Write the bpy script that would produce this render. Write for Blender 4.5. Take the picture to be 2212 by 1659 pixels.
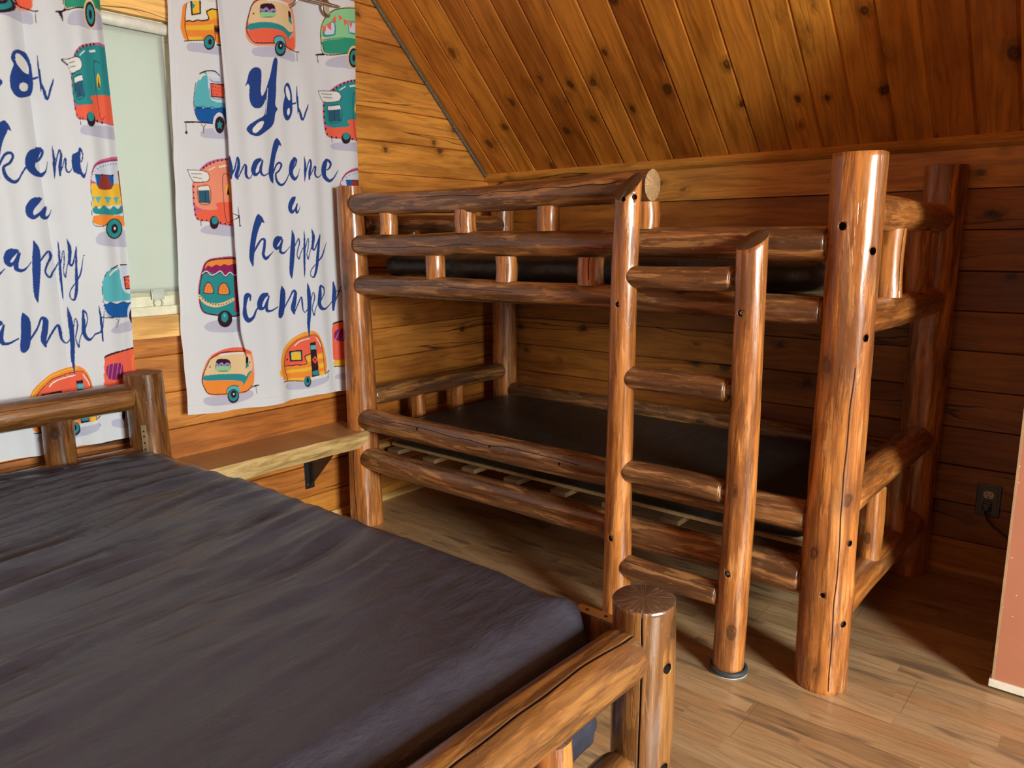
import bpy, bmesh, math, random
import numpy as np
from mathutils import Vector, Matrix, Quaternion, noise

scene = bpy.context.scene
COLL = scene.collection
for ob in list(bpy.data.objects):
    bpy.data.objects.remove(ob)

# ------------------------------------------------------------------ camera
cam_data = bpy.data.cameras.new('camera')
cam = bpy.data.objects.new('camera', cam_data)
COLL.objects.link(cam)
scene.camera = cam
cam_data.sensor_width = 36.0
cam_data.lens = 26.716
cam_data.clip_start = 0.02
YAW, PITCH, ROLL = 0.7006, 0.1893, -0.0095
fwd = Vector((-math.sin(YAW) * math.cos(PITCH), math.cos(YAW) * math.cos(PITCH), -math.sin(PITCH)))
rgt0 = Vector((math.cos(YAW), math.sin(YAW), 0))
up0 = rgt0.cross(fwd)
rgt = rgt0 * math.cos(ROLL) + up0 * math.sin(ROLL)
upv = -rgt0 * math.sin(ROLL) + up0 * math.cos(ROLL)
m = Matrix((rgt, upv, -fwd)).transposed().to_4x4()
m.translation = Vector((2.8509, -3.2017, 1.2824))
cam.matrix_world = m

# ------------------------------------------------------------------ light and exposure
scene.view_settings.view_transform = 'Standard'
scene.view_settings.look = 'None'
scene.view_settings.gamma = 1.0
scene.view_settings.exposure = 0.14
scene.view_settings.use_curve_mapping = False

world = bpy.data.worlds.new('sky')
scene.world = world
world.use_nodes = True
wn = world.node_tree
wn.nodes.clear()
wo = wn.nodes.new('ShaderNodeOutputWorld')
wb = wn.nodes.new('ShaderNodeBackground')
wb.inputs['Color'].default_value = (0.80, 0.90, 1.0, 1)
wb.inputs['Strength'].default_value = 1.0
wn.links.new(wb.outputs[0], wo.inputs[0])


def area_light(name, loc, target, sx, sy, power, color):
    ld = bpy.data.lights.new(name, 'AREA')
    ld.shape = 'RECTANGLE'
    ld.size, ld.size_y = sx, sy
    ld.energy = power
    ld.color = color
    ob = bpy.data.objects.new(name, ld)
    COLL.objects.link(ob)
    ob.location = loc
    d = Vector(target) - Vector(loc)
    ob.rotation_euler = d.to_track_quat('-Z', 'Z').to_euler()
    return ob


# daylight coming through the two windows of the opposite gable, and through the blind window
area_light('daylight_far_window', (5.92, -2.75, 1.85), (2.6, -2.65, 0.10), 1.7, 1.3, 680, (1.0, 0.965, 0.92))
area_light('daylight_front_window', (2.0, -5.50, 1.75), (2.0, 0, 1.2), 2.0, 0.8, 14, (0.95, 0.97, 1.0))
area_light('daylight_curtain_window', (-0.30, -2.05, 1.60), (2, -2.05, 1.2), 1.2, 1.0, 55, (0.90, 0.96, 1.0))


# ------------------------------------------------------------------ helpers
def link(o, parent=None):
    COLL.objects.link(o)
    if parent is not None:
        o.parent = parent
    return o


def thing(name, label, cat, loc=(0, 0, 0), group=None):
    o = bpy.data.objects.new(name, None)
    o.empty_display_size = 0.05
    COLL.objects.link(o)
    o.location = loc
    o['label'] = label
    o['category'] = cat
    if group:
        o['group'] = group
    return o


def origin(parent):
    if parent is None:
        return Vector((0, 0, 0))
    v = Vector(parent.location)
    if parent.parent is not None:
        return parent_world(parent)
    return v


WORLD = {}


def parent_world(o):
    return WORLD[o.name] @ Vector((0, 0, 0))


def mat_of(o):
    if o is None:
        return Matrix.Identity(4)
    if o.name in WORLD:
        return WORLD[o.name]
    return Matrix.Translation(o.location)


def place(o, parent, world):
    """parent o and give it the world matrix `world`"""
    COLL.objects.link(o)
    if parent is not None:
        o.parent = parent
        o.matrix_basis = mat_of(parent).inverted() @ world
    else:
        o.matrix_basis = world
    WORLD[o.name] = world.copy()
    return o


def mesh_obj(name, verts, faces, mats, parent=None, world=None, smooth=False, midx=None):
    me = bpy.data.meshes.new(name)
    me.from_pydata([tuple(v) for v in verts], [], faces)
    if not isinstance(mats, (list, tuple)):
        mats = [mats]
    for mt in mats:
        me.materials.append(mt)
    if midx is not None:
        me.polygons.foreach_set('material_index', midx)
    me.polygons.foreach_set('use_smooth', [smooth] * len(me.polygons))
    me.update()
    o = bpy.data.objects.new(name, me)
    if world is None:
        world = Matrix.Identity(4)
        if parent is not None:
            world = Matrix.Translation(mat_of(parent).translation)
            me.transform(world.inverted())
    return place(o, parent, world)


def struct(o):
    o['kind'] = 'structure'
    return o


def box_data(x0, x1, y0, y1, z0, z1, b=0.0):
    bm = bmesh.new()
    bmesh.ops.create_cube(bm, size=1)
    for v in bm.verts:
        v.co = Vector(((x0 + x1) / 2 + v.co.x * (x1 - x0), (y0 + y1) / 2 + v.co.y * (y1 - y0), (z0 + z1) / 2 + v.co.z * (z1 - z0)))
    if b > 0:
        bmesh.ops.bevel(bm, geom=list(bm.edges), offset=b, segments=2, profile=0.6, affect='EDGES')
    bm.verts.index_update()
    vs = [v.co.copy() for v in bm.verts]
    fs = [[v.index for v in f.verts] for f in bm.faces]
    bm.free()
    return vs, fs


def join(parts):
    V, F = [], []
    for vs, fs in parts:
        n = len(V)
        V += list(vs)
        F += [[i + n for i in f] for f in fs]
    return V, F


def box(name, x0, x1, y0, y1, z0, z1, mat, parent=None, b=0.002):
    vs, fs = box_data(x0, x1, y0, y1, z0, z1, b)
    return mesh_obj(name, vs, fs, mat, parent)


def lathe_data(prof, n=32, axis=None):
    """prof = [(r, z)], revolve round z"""
    V, F = [], []
    for r, z in prof:
        for i in range(n):
            a = 2 * math.pi * i / n
            V.append(Vector((r * math.cos(a), r * math.sin(a), z)))
    for k in range(len(prof) - 1):
        for i in range(n):
            j = (i + 1) % n
            F.append([k * n + i, k * n + j, (k + 1) * n + j, (k + 1) * n + i])
    return V, F


def axis_matrix(p0, p1):
    p0, p1 = Vector(p0), Vector(p1)
    q = (p1 - p0).normalized().to_track_quat('Z', 'Y')
    return Matrix.Translation(p0) @ q.to_matrix().to_4x4()


def tube_data(pts, r, n=12):
    pts = [Vector(p) for p in pts]
    V, F = [], []
    up = Vector((0.13, 0.2, 1)).normalized()
    for k, p in enumerate(pts):
        t = (pts[min(k + 1, len(pts) - 1)] - pts[max(k - 1, 0)]).normalized()
        a = t.cross(up).normalized()
        b = t.cross(a).normalized()
        rr = r[k] if isinstance(r, (list, tuple)) else r
        for i in range(n):
            an = 2 * math.pi * i / n
            V.append(p + a * rr * math.cos(an) + b * rr * math.sin(an))
    for k in range(len(pts) - 1):
        for i in range(n):
            j = (i + 1) % n
            F.append([k * n + i, k * n + j, (k + 1) * n + j, (k + 1) * n + i])
    F.append(list(range(n)))
    F.append([(len(pts) - 1) * n + i for i in range(n)][::-1])
    return V, F


# ------------------------------------------------------------------ materials
class NT:
    def __init__(self, name, rough=0.5, coat=0.0, metallic=0.0, spec=0.5):
        self.m = bpy.data.materials.new(name)
        self.m.use_nodes = True
        self.t = self.m.node_tree
        self.b = self.t.nodes['Principled BSDF']
        self.b.inputs['Roughness'].default_value = rough
        self.b.inputs['Coat Weight'].default_value = coat
        self.b.inputs['Coat Roughness'].default_value = 0.22
        self.b.inputs['Metallic'].default_value = metallic
        self.b.inputs['Specular IOR Level'].default_value = spec

    def n(self, typ, **kw):
        nd = self.t.nodes.new('ShaderNode' + typ)
        for k, v in kw.items():
            setattr(nd, k, v)
        return nd

    def put(self, sock, v):
        if hasattr(v, 'links') or isinstance(v, bpy.types.NodeSocket):
            self.t.links.new(v, sock)
        else:
            if isinstance(v, (tuple, list)) and len(v) == 3 and sock.type == 'RGBA':
                v = (*v, 1)
            sock.default_value = v

    def coord(self, which='Object'):
        return self.n('TexCoord').outputs[which]

    def mapping(self, vec, scale=(1, 1, 1), loc=(0, 0, 0), rot=(0, 0, 0)):
        nd = self.n('Mapping')
        self.put(nd.inputs['Vector'], vec)
        self.put(nd.inputs['Scale'], scale)
        self.put(nd.inputs['Location'], loc)
        self.put(nd.inputs['Rotation'], rot)
        return nd.outputs[0]

    def vadd(self, a, b):
        nd = self.n('VectorMath', operation='ADD')
        self.put(nd.inputs[0], a)
        self.put(nd.inputs[1], b)
        return nd.outputs[0]

    def vscale(self, a, s):
        nd = self.n('VectorMath', operation='SCALE')
        self.put(nd.inputs[0], a)
        self.put(nd.inputs['Scale'], s)
        return nd.outputs[0]

    def math(self, op, a, b=None, c=None):
        nd = self.n('Math', operation=op)
        self.put(nd.inputs[0], a)
        if b is not None:
            self.put(nd.inputs[1], b)
        if c is not None:
            self.put(nd.inputs[2], c)
        return nd.outputs[0]

    def sep(self, v):
        nd = self.n('SeparateXYZ')
        self.put(nd.inputs[0], v)
        return nd.outputs

    def comb(self, x, y, z):
        nd = self.n('CombineXYZ')
        for i, v in enumerate((x, y, z)):
            self.put(nd.inputs[i], v)
        return nd.outputs[0]

    def noise(self, vec, scale=5, detail=4, rough=0.5, dist=0.0):
        nd = self.n('TexNoise')
        self.put(nd.inputs['Vector'], vec)
        self.put(nd.inputs['Scale'], scale)
        self.put(nd.inputs['Detail'], detail)
        self.put(nd.inputs['Roughness'], rough)
        self.put(nd.inputs['Distortion'], dist)
        return nd.outputs['Fac']

    def n_color(self, vec, scale):
        nd = self.n('TexNoise')
        self.put(nd.inputs['Vector'], vec)
        self.put(nd.inputs['Scale'], scale)
        return nd.outputs['Color']

    def white(self, v, dims='3D'):
        nd = self.n('TexWhiteNoise', noise_dimensions=dims)
        if dims == '1D':
            self.put(nd.inputs['W'], v)
        else:
            self.put(nd.inputs['Vector'], v)
        return nd.outputs

    def voro(self, vec, scale, rnd=1.0):
        nd = self.n('TexVoronoi')
        self.put(nd.inputs['Vector'], vec)
        self.put(nd.inputs['Scale'], scale)
        self.put(nd.inputs['Randomness'], rnd)
        return nd.outputs

    def ramp(self, fac, stops, interp='LINEAR'):
        nd = self.n('ValToRGB')
        nd.color_ramp.interpolation = interp
        el = nd.color_ramp.elements
        while len(el) < len(stops):
            el.new(0.5)
        for e, (p, c) in zip(el, stops):
            e.position = p
            if not isinstance(c, (tuple, list)):
                c = (c, c, c)
            e.color = (*c, 1)
        self.put(nd.inputs[0], fac)
        return nd.outputs[0]

    def mix(self, fac, a, b, mode='MIX'):
        nd = self.n('Mix', data_type='RGBA', blend_type=mode)
        self.put(nd.inputs[0], fac)
        self.put(nd.inputs[6], a)
        self.put(nd.inputs[7], b)
        return nd.outputs[2]

    def maprange(self, v, a, b, c=0.0, d=1.0, smooth=False):
        nd = self.n('MapRange')
        if smooth:
            nd.interpolation_type = 'SMOOTHSTEP'
        for i, x in enumerate((v, a, b, c, d)):
            self.put(nd.inputs[i], x)
        return nd.outputs[0]

    def bump(self, h, strength=0.3, dist=0.002, normal=None):
        nd = self.n('Bump')
        self.put(nd.inputs['Height'], h)
        self.put(nd.inputs['Strength'], strength)
        self.put(nd.inputs['Distance'], dist)
        if normal is not None:
            self.put(nd.inputs['Normal'], normal)
        return nd.outputs[0]

    def out(self, color=None, normal=None, rough=None):
        if color is not None:
            self.put(self.b.inputs['Base Color'], color)
        if normal is not None:
            self.put(self.b.inputs['Normal'], normal)
        if rough is not None:
            self.put(self.b.inputs['Roughness'], rough)
        return self.m


def knots(nt, vec, scale, size, cells_on=0.55):
    size = size * 1.25
    """returns (core, halo) masks of sparse knots"""
    v = nt.voro(vec, scale, 0.9)
    on = nt.math('GREATER_THAN', nt.sep(v['Color'])[0], 1 - cells_on)
    rad = nt.math('MULTIPLY_ADD', nt.sep(v['Color'])[1], size * 0.8, size * 0.6)
    d = nt.math('DIVIDE', v['Distance'], rad)
    core = nt.math('MULTIPLY', nt.maprange(d, 1.05, 0.75, 0, 1, True), on)
    halo = nt.math('MULTIPLY', nt.maprange(d, 2.6, 0.9, 0, 1, True), on)
    return core, halo, d


def log_material(name, dark, mid, light, honey, patch=0.52, rough=0.33, coat=0.55, scratch=0.5):
    nt = NT(name, rough, coat)
    oi = nt.n('ObjectInfo')
    off = nt.vscale(nt.comb(oi.outputs['Random'], nt.math('MULTIPLY', oi.outputs['Random'], 3.7), nt.math('MULTIPLY', oi.outputs['Random'], 9.1)), 11.0)
    co = nt.vadd(nt.coord(), off)
    wob = nt.noise(nt.mapping(co, (6, 6, 1.2)), 1.0, 2)
    coW = nt.vadd(co, nt.vscale(nt.comb(wob, wob, wob), 0.05))
    streak = nt.noise(nt.mapping(coW, (1, 1, 0.055)), 95, 5, 0.62)
    streak2 = nt.noise(nt.mapping(coW, (1, 1, 0.05)), 42, 3, 0.5)
    patchn = nt.noise(nt.mapping(coW, (1, 1, 0.10)), 24, 5, 0.6, 0.3)
    pm = nt.ramp(patchn, [(patch - 0.015, 0.0), (patch + 0.015, 1.0)])
    patch2 = nt.noise(nt.mapping(coW, (1, 1, 0.13), (3.1, 5.2, 0.7)), 30, 6, 0.65, 0.4)
    pm2 = nt.ramp(patch2, [(0.545, 0.0), (0.575, 1.0)])
    base = nt.mix(pm, mid, light)
    base = nt.mix(nt.math('MULTIPLY', pm2, 0.75), base, honey)
    st = nt.ramp(streak2, [(0.38, (0.50, 0.42, 0.36)), (0.48, (0.95, 0.93, 0.9)), (0.60, (1.28, 1.22, 1.10))])
    base = nt.mix(0.6, base, st, 'MULTIPLY')
    st2 = nt.ramp(streak, [(0.38, (0.58, 0.50, 0.44)), (0.50, (1, 1, 1)), (0.62, (1.2, 1.14, 1.0))])
    base = nt.mix(0.65, base, st2, 'MULTIPLY')
    drk = nt.ramp(nt.noise(nt.mapping(coW, (1, 1, 0.12), (9, 2, 4)), 18, 5, 0.65), [(0.535, 0.0), (0.585, 1.0)])
    base = nt.mix(nt.math('MULTIPLY', drk, 0.7), base, dark)
    kc = nt.vadd(co, nt.vscale(nt.n_color(co, 30), 0.018))
    core, halo, d = knots(nt, nt.mapping(kc, (1, 1, 0.62)), 7.0, 0.10, 0.7)
    base = nt.mix(nt.math('MULTIPLY', halo, 0.55), base, dark)
    ring = nt.math('MULTIPLY_ADD', nt.math('SINE', nt.math('MULTIPLY', d, 19)), 0.5, 0.5)
    base = nt.mix(nt.math('MULTIPLY', core, nt.math('MULTIPLY_ADD', ring, 0.2, 0.5)), base, tuple(c * 0.22 for c in dark))
    # fine scratches where the varnish is worn
    sc = nt.noise(nt.mapping(co, (1, 1, 0.18), (1, 7, 3)), 210, 2, 0.4, 1.5)
    scm = nt.math('MULTIPLY', nt.ramp(sc, [(0.69, 0.0), (0.72, 1.0)]), scratch)
    base = nt.mix(scm, base, tuple(min(1, c * 1.55 + 0.05) for c in honey))
    h = nt.math('ADD', nt.math('MULTIPLY', streak, 0.5), nt.math('MULTIPLY', pm, 0.35))
    h = nt.math('ADD', h, nt.math('MULTIPLY', patchn, 1.2))
    h = nt.math('SUBTRACT', h, nt.math('MULTIPLY', core, 0.9))
    nrm = nt.bump(h, 0.55, 0.0022)
    rg = nt.maprange(patch2, 0.35, 0.7, rough - 0.1, rough + 0.16)
    nt.put(nt.b.inputs['Coat Normal'], nt.bump(nt.math('ADD', nt.noise(nt.mapping(co, (1, 1, 0.3)), 40, 4, 0.6), nt.math('MULTIPLY', streak, 0.3)), 0.35, 0.0018))
    return nt.out(base, nrm, rg)


def endgrain_material(name, c0, c1):
    nt = NT(name, 0.5, 0.25)
    co = nt.coord()
    x, y, z = nt.sep(co)
    r = nt.math('SQRT', nt.math('ADD', nt.math('MULTIPLY', x, x), nt.math('MULTIPLY', y, y)))
    a = nt.math('ARCTAN2', y, x)
    wob = nt.noise(co, 30, 3, 0.5)
    rings = nt.math('SINE', nt.math('MULTIPLY', nt.math('ADD', r, nt.math('MULTIPLY', wob, 0.008)), 1700))
    rad = nt.noise(nt.comb(nt.math('MULTIPLY', nt.math('COSINE', a), 9), nt.math('MULTIPLY', nt.math('SINE', a), 9), nt.math('MULTIPLY', r, 6)), 1.3, 5, 0.75)
    col = nt.mix(nt.maprange(rad, 0.35, 0.65), c0, c1)
    col = nt.mix(nt.math('MULTIPLY_ADD', rings, 0.10, 0.12), col, tuple(c * 0.35 for c in c0))
    crk = nt.noise(nt.comb(nt.math('MULTIPLY', nt.math('COSINE', a), 14), nt.math('MULTIPLY', nt.math('SINE', a), 14), nt.math('MULTIPLY', r, 10)), 1.1, 1, 0.4)
    crm = nt.math('SUBTRACT', 1.0, nt.maprange(nt.math('ABSOLUTE', nt.math('SUBTRACT', crk, 0.5)), 0.004, 0.030))
    col = nt.mix(nt.math('MULTIPLY', crm, 0.8), col, tuple(min(1, c * 2.4 + 0.05) for c in c1))
    return nt.out(col, nt.bump(rad, 0.3, 0.002))


POST = log_material('varnished_orange_log', (0.17, 0.058, 0.020), (0.36, 0.125, 0.033), (0.49, 0.180, 0.045), (0.60, 0.26, 0.080), 0.49, 0.28, 0.6, 0.2)
RAIL = log_material('varnished_brown_log', (0.080, 0.034, 0.016), (0.175, 0.075, 0.032), (0.34, 0.150, 0.052), (0.46, 0.23, 0.09), 0.55, 0.34, 0.5, 0.25)
BEDLOG = log_material('varnished_walnut_log', (0.065, 0.024, 0.008), (0.150, 0.060, 0.018), (0.215, 0.090, 0.025), (0.28, 0.125, 0.034), 0.52, 0.27, 0.7, 0.2)
CAP_POST = endgrain_material('end_grain_orange', (0.38, 0.19, 0.075), (0.50, 0.27, 0.12))
CAP_RAIL = endgrain_material('end_grain_pale', (0.36, 0.20, 0.09), (0.46, 0.27, 0.13))
CAP_DARK = endgrain_material('end_grain_brown', (0.060, 0.028, 0.013), (0.115, 0.057, 0.028))


def board_material(name, axis, z0, pitch, cols, knot_scale=3.2, knot_size=0.075, rough=0.5, coat=0.12, cellx=None):
    """boards along local x; `axis` = index of the coordinate across the boards; colours vary per board"""
    nt = NT(name, rough, coat)
    co = nt.coord()
    xyz = nt.sep(co)
    along = xyz[{2: 3 - 2, 0: 1}[axis]] if False else None
    across = xyz[axis]
    run = {'x': xyz[0], 'y': xyz[1]}[cellx]
    if axis == 0:
        up = xyz[2]
        run = nt.math('MULTIPLY', nt.math('SUBTRACT', xyz[2], nt.math('MULTIPLY', xyz[1], 1.0)), 0.72)
    idx = nt.math('FLOOR', nt.math('DIVIDE', nt.math('SUBTRACT', across, z0), pitch))
    rnd = nt.white(nt.comb(idx, 3.3, 1.7))
    rv = rnd['Value']
    r2 = nt.white(nt.comb(idx, 9.1, 4.2))['Value']
    p = nt.comb(nt.math('ADD', run, nt.math('MULTIPLY', rv, 37.0)), nt.math('ADD', across, nt.math('MULTIPLY', r2, 0.7)), nt.math('MULTIPLY', rv, 5))
    warp = nt.noise(nt.mapping(p, (2.2, 9, 1)), 1.0, 3)
    pw = nt.vadd(p, nt.vscale(nt.comb(0, nt.math('SUBTRACT', warp, 0.5), 0), 0.07))
    kp = nt.comb(nt.sep(p)[0], nt.sep(p)[1], nt.math('MULTIPLY', idx, 0.0))
    kp = nt.vadd(kp, nt.vscale(nt.n_color(kp, 14), 0.03))
    core, halo, d = knots(nt, nt.mapping(kp, (0.72, 1, 1)), knot_scale, knot_size, 0.85)
    halo = nt.math('MULTIPLY', halo, nt.maprange(nt.noise(nt.mapping(p, (0.4, 1, 1)), 60, 3), 0.35, 0.6, 0.3, 1.2))
    pw2 = nt.vadd(pw, nt.vscale(nt.comb(0, halo, 0), 0.014))
    g1 = nt.noise(nt.mapping(pw2, (0.05, 1, 1)), 85, 4, 0.6)
    g2 = nt.noise(nt.mapping(pw2, (0.12, 1, 1)), 22, 4, 0.55)
    blot = nt.noise(nt.mapping(p, (0.35, 1, 1)), 5, 4, 0.6)
    base = nt.ramp(rv, [(0.0, cols[0]), (0.35, cols[1]), (0.68, cols[2]), (1.0, cols[3])])
    base = nt.mix(0.55, base, nt.ramp(g2, [(0.36, (0.62, 0.50, 0.40)), (0.5, (1, 1, 1)), (0.64, (1.24, 1.18, 1.05))]), 'MULTIPLY')
    base = nt.mix(0.6, base, nt.ramp(g1, [(0.38, (0.68, 0.56, 0.46)), (0.50, (1, 1, 1)), (0.62, (1.14, 1.1, 1.0))]), 'MULTIPLY')
    base = nt.mix(0.55, base, nt.ramp(blot, [(0.36, (0.55, 0.42, 0.32)), (0.50, (1, 1, 1)), (0.64, (1.25, 1.24, 1.2))]), 'MULTIPLY')
    dk = tuple(c * 0.32 for c in cols[0])
    base = nt.mix(nt.math('MULTIPLY', halo, 0.5), base, dk)
    ring = nt.math('MULTIPLY_ADD', nt.math('SINE', nt.math('MULTIPLY', d, 15)), 0.5, 0.5)
    base = nt.mix(nt.math('MULTIPLY', core, nt.math('MULTIPLY_ADD', ring, 0.3, 0.6)), base, tuple(c * 0.13 for c in cols[0]))
    # drying cracks that run with the grain
    ck = nt.noise(nt.mapping(pw, (0.045, 1, 1), (0, 0, 8)), 14, 2, 0.4)
    line = nt.math('SUBTRACT', 1.0, nt.maprange(nt.math('ABSOLUTE', nt.math('SUBTRACT', ck, 0.5)), 0.002, 0.014))
    gate = nt.ramp(nt.noise(nt.mapping(p, (0.6, 2.0, 1), (4, 1, 2)), 2.2, 1), [(0.55, 0.0), (0.60, 1.0)])
    cr = nt.math('MULTIPLY', line, gate)
    if axis != 0:
        base = nt.mix(nt.math('MULTIPLY', cr, 0.85), base, (0.02, 0.008, 0.004))
    h = nt.math('SUBTRACT', nt.math('MULTIPLY', g1, 0.5), nt.math('MULTIPLY', cr, 1.5))
    return nt.out(base, nt.bump(h, 0.35, 0.0015), nt.maprange(blot, 0.3, 0.7, rough - 0.08, rough + 0.08))


PITCH_Z = 0.1457
Z_FRIEZE = 1.4427
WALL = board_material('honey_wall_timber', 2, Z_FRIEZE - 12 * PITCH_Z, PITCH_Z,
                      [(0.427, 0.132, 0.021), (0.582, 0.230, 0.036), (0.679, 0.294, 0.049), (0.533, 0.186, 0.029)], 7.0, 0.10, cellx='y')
WALLB = board_material('honey_back_wall_shaded', 2, Z_FRIEZE - 12 * PITCH_Z, PITCH_Z,  # darker copy of the honey timber: the back wall's shade is in the colour
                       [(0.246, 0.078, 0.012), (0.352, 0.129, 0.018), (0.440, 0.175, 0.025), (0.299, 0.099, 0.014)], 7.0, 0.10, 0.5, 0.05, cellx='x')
CEIL = board_material('stained_ceiling_board', 0, 0.0897 - 0.131, 0.131,
                      [(0.427, 0.132, 0.017), (0.597, 0.219, 0.028), (0.704, 0.290, 0.040), (0.513, 0.163, 0.021)],
                      8.5, 0.13, 0.42, 0.3, cellx='y')
FRIEZE = board_material('pale_frieze_board', 2, 1.30, 0.40, [(0.628, 0.294, 0.053)] * 4, 9, 0.11, 0.5, 0.1, cellx='x')
PINE = board_material('light_pine_trim', 2, 0.0, 3.0, [(0.792, 0.481, 0.162), (0.792, 0.481, 0.162), (0.792, 0.481, 0.162), (0.792, 0.481, 0.162)], 4.5, 0.03, 0.5, 0.1, cellx='y')


def floor_material():
    nt = NT('laminate_floor', 0.30, 0.12)
    co = nt.coord()
    x, y, z = nt.sep(co)
    row = nt.math('FLOOR', nt.math('DIVIDE', nt.math('ADD', y, 0.903 + 6.5), 0.065))
    plank = nt.math('FLOOR', nt.math('DIVIDE', nt.math('ADD', y, 0.903 + 6.435 - 0.39 + 0.195), 0.195))
    rr = nt.white(row, '1D')['Value']
    pr_ = nt.white(nt.math('ADD', plank, 77.0), '1D')['Value']
    seg = nt.math('FLOOR', nt.math('DIVIDE', nt.math('ADD', x, nt.math('MULTIPLY', rr, 9.0)), 0.42))
    cell = nt.white(nt.comb(row, seg, 2.0))['Value']
    cell2 = nt.white(nt.comb(row, seg, 8.0))['Value']
    base = nt.ramp(cell, [(0.0, (0.33, 0.195, 0.095)), (0.25, (0.47, 0.300, 0.155)), (0.5, (0.41, 0.225, 0.105)), (0.75, (0.52, 0.335, 0.180)), (1.0, (0.38, 0.245, 0.135))])
    p = nt.comb(nt.math('ADD', x, nt.math('MULTIPLY', cell, 31.0)), nt.math('ADD', y, nt.math('MULTIPLY', cell2, 3.0)), cell)
    w = nt.noise(nt.mapping(p, (3, 8, 1)), 1, 3)
    pw = nt.vadd(p, nt.vscale(nt.comb(0, nt.math('SUBTRACT', w, 0.5), 0), 0.05))
    g = nt.noise(nt.mapping(pw, (0.055, 1, 1)), 150, 4, 0.6)
    g2 = nt.noise(nt.mapping(pw, (0.09, 1, 1)), 45, 4, 0.6)
    base = nt.mix(0.6, base, nt.ramp(g, [(0.38, (0.70, 0.66, 0.62)), (0.52, (1, 1, 1)), (0.64, (1.1, 1.08, 1.05))]), 'MULTIPLY')
    base = nt.mix(0.38, base, nt.ramp(g2, [(0.38, (0.62, 0.60, 0.58)), (0.5, (1, 1, 1)), (0.62, (1.16, 1.14, 1.1))]), 'MULTIPLY')
    fl = nt.ramp(nt.noise(nt.mapping(pw, (0.28, 1.3, 1), (5, 3, 1)), 13, 3, 0.55), [(0.57, 0.0), (0.66, 1.0)])
    base = nt.mix(nt.math('MULTIPLY', fl, 0.62), base, (0.11, 0.075, 0.055))
    # plank joints
    py = nt.math('FRACT', nt.math('DIVIDE', nt.math('ADD', y, 0.903 + 6.435 - 0.39 + 0.195), 0.195))
    ey = nt.math('MULTIPLY', nt.math('MINIMUM', py, nt.math('SUBTRACT', 1.0, py)), 0.195)
    px = nt.math('FRACT', nt.math('DIVIDE', nt.math('ADD', x, nt.math('MULTIPLY', pr_, 1.2)), 1.2))
    ex = nt.math('MULTIPLY', nt.math('MINIMUM', px, nt.math('SUBTRACT', 1.0, px)), 1.2)
    e = nt.math('MINIMUM', ex, ey)
    jm = nt.maprange(e, 0.0006, 0.0014, 1.0, 0.0)
    base = nt.mix(nt.math('MULTIPLY', jm, 0.45), base, (0.10, 0.055, 0.03))
    h = nt.math('SUBTRACT', nt.math('MULTIPLY', g, 0.25), jm)
    return nt.out(base, nt.bump(h, 0.3, 0.0008), nt.maprange(g, 0.3, 0.7, 0.36, 0.25))


FLOOR = floor_material()


def vinyl_material(name, col, rough, grain=0.5, coat=0.1):
    nt = NT(name, rough, coat, spec=0.5)
    co = nt.coord()
    v = nt.voro(co, 330)['Distance']
    n1 = nt.noise(co, 9, 4, 0.55)
    n2 = nt.noise(nt.mapping(co, (1.0, 0.35, 1)), 16, 4, 0.55, 0.4)
    n3 = nt.noise(co, 55, 3, 0.5)
    cc = nt.mix(nt.maprange(n1, 0.35, 0.65), col, tuple(c * 1.25 + 0.002 for c in col))
    h = nt.math('ADD', nt.math('MULTIPLY', v, grain * 0.25), nt.math('MULTIPLY', n2, 5.0))
    h = nt.math('ADD', h, nt.math('MULTIPLY', n3, 0.25))
    return nt.out(cc, nt.bump(h, 0.5, 0.0035), nt.maprange(n1, 0.3, 0.7, rough - 0.05, rough + 0.07))


VINYL = vinyl_material('dark_navy_vinyl', (0.030, 0.031, 0.046), 0.39, 0.9, 0.16)
VINYLB = vinyl_material('black_brown_vinyl', (0.024, 0.020, 0.018), 0.50)


def simple(name, col, rough=0.5, metallic=0.0, coat=0.0, bumpy=0.0, vary=0.12, scale=30):
    nt = NT(name, rough, coat, metallic)
    co = nt.coord()
    n = nt.noise(co, scale, 4, 0.6)
    c = nt.mix(nt.maprange(n, 0.3, 0.7), tuple(x * (1 - vary) for x in col), tuple(min(1, x * (1 + vary)) for x in col))
    return nt.out(c, nt.bump(n, bumpy, 0.001) if bumpy else None)


STEEL = simple('brushed_nickel', (0.55, 0.52, 0.47), 0.28, 1.0)
BOLT = simple('zinc_bolt', (0.6, 0.6, 0.58), 0.35, 1.0)
BRASS = simple('brass_plate', (0.72, 0.55, 0.30), 0.35, 0.9)
BLACK = simple('black_steel', (0.012, 0.012, 0.013), 0.35, 0.0, 0.3)
RUBBER = simple('grey_rubber', (0.035, 0.042, 0.050), 0.6)
WHITE = simple('white_plastic', (0.72, 0.71, 0.67), 0.4)
CREAM = simple('cream_vinyl_frame', (0.74, 0.72, 0.55), 0.4)
HOLE = simple('dark_hole', (0.02, 0.011, 0.007), 0.8)
DARKTRIM = simple('black_plate', (0.014, 0.014, 0.013), 0.30, 0.0, 0.3, 0.2)
IVORY = simple('ivory_receptacle', (0.62, 0.57, 0.45), 0.35)
ROPE = simple('grey_chinking_rope', (0.14, 0.115, 0.085), 0.9, bumpy=1.0, vary=0.5, scale=120)
DOORP = simple('terracotta_door_paint', (0.50, 0.195, 0.115), 0.42, 0.0, 0.1, 0.05, 0.05, 6)
DOORE = simple('worn_door_edge', (0.42, 0.27, 0.15), 0.6)
YELLOW = simple('yellow_tag', (0.75, 0.62, 0.02), 0.5)
PLY = simple('plywood', (0.46, 0.30, 0.14), 0.6, bumpy=0.1, vary=0.15)
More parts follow.
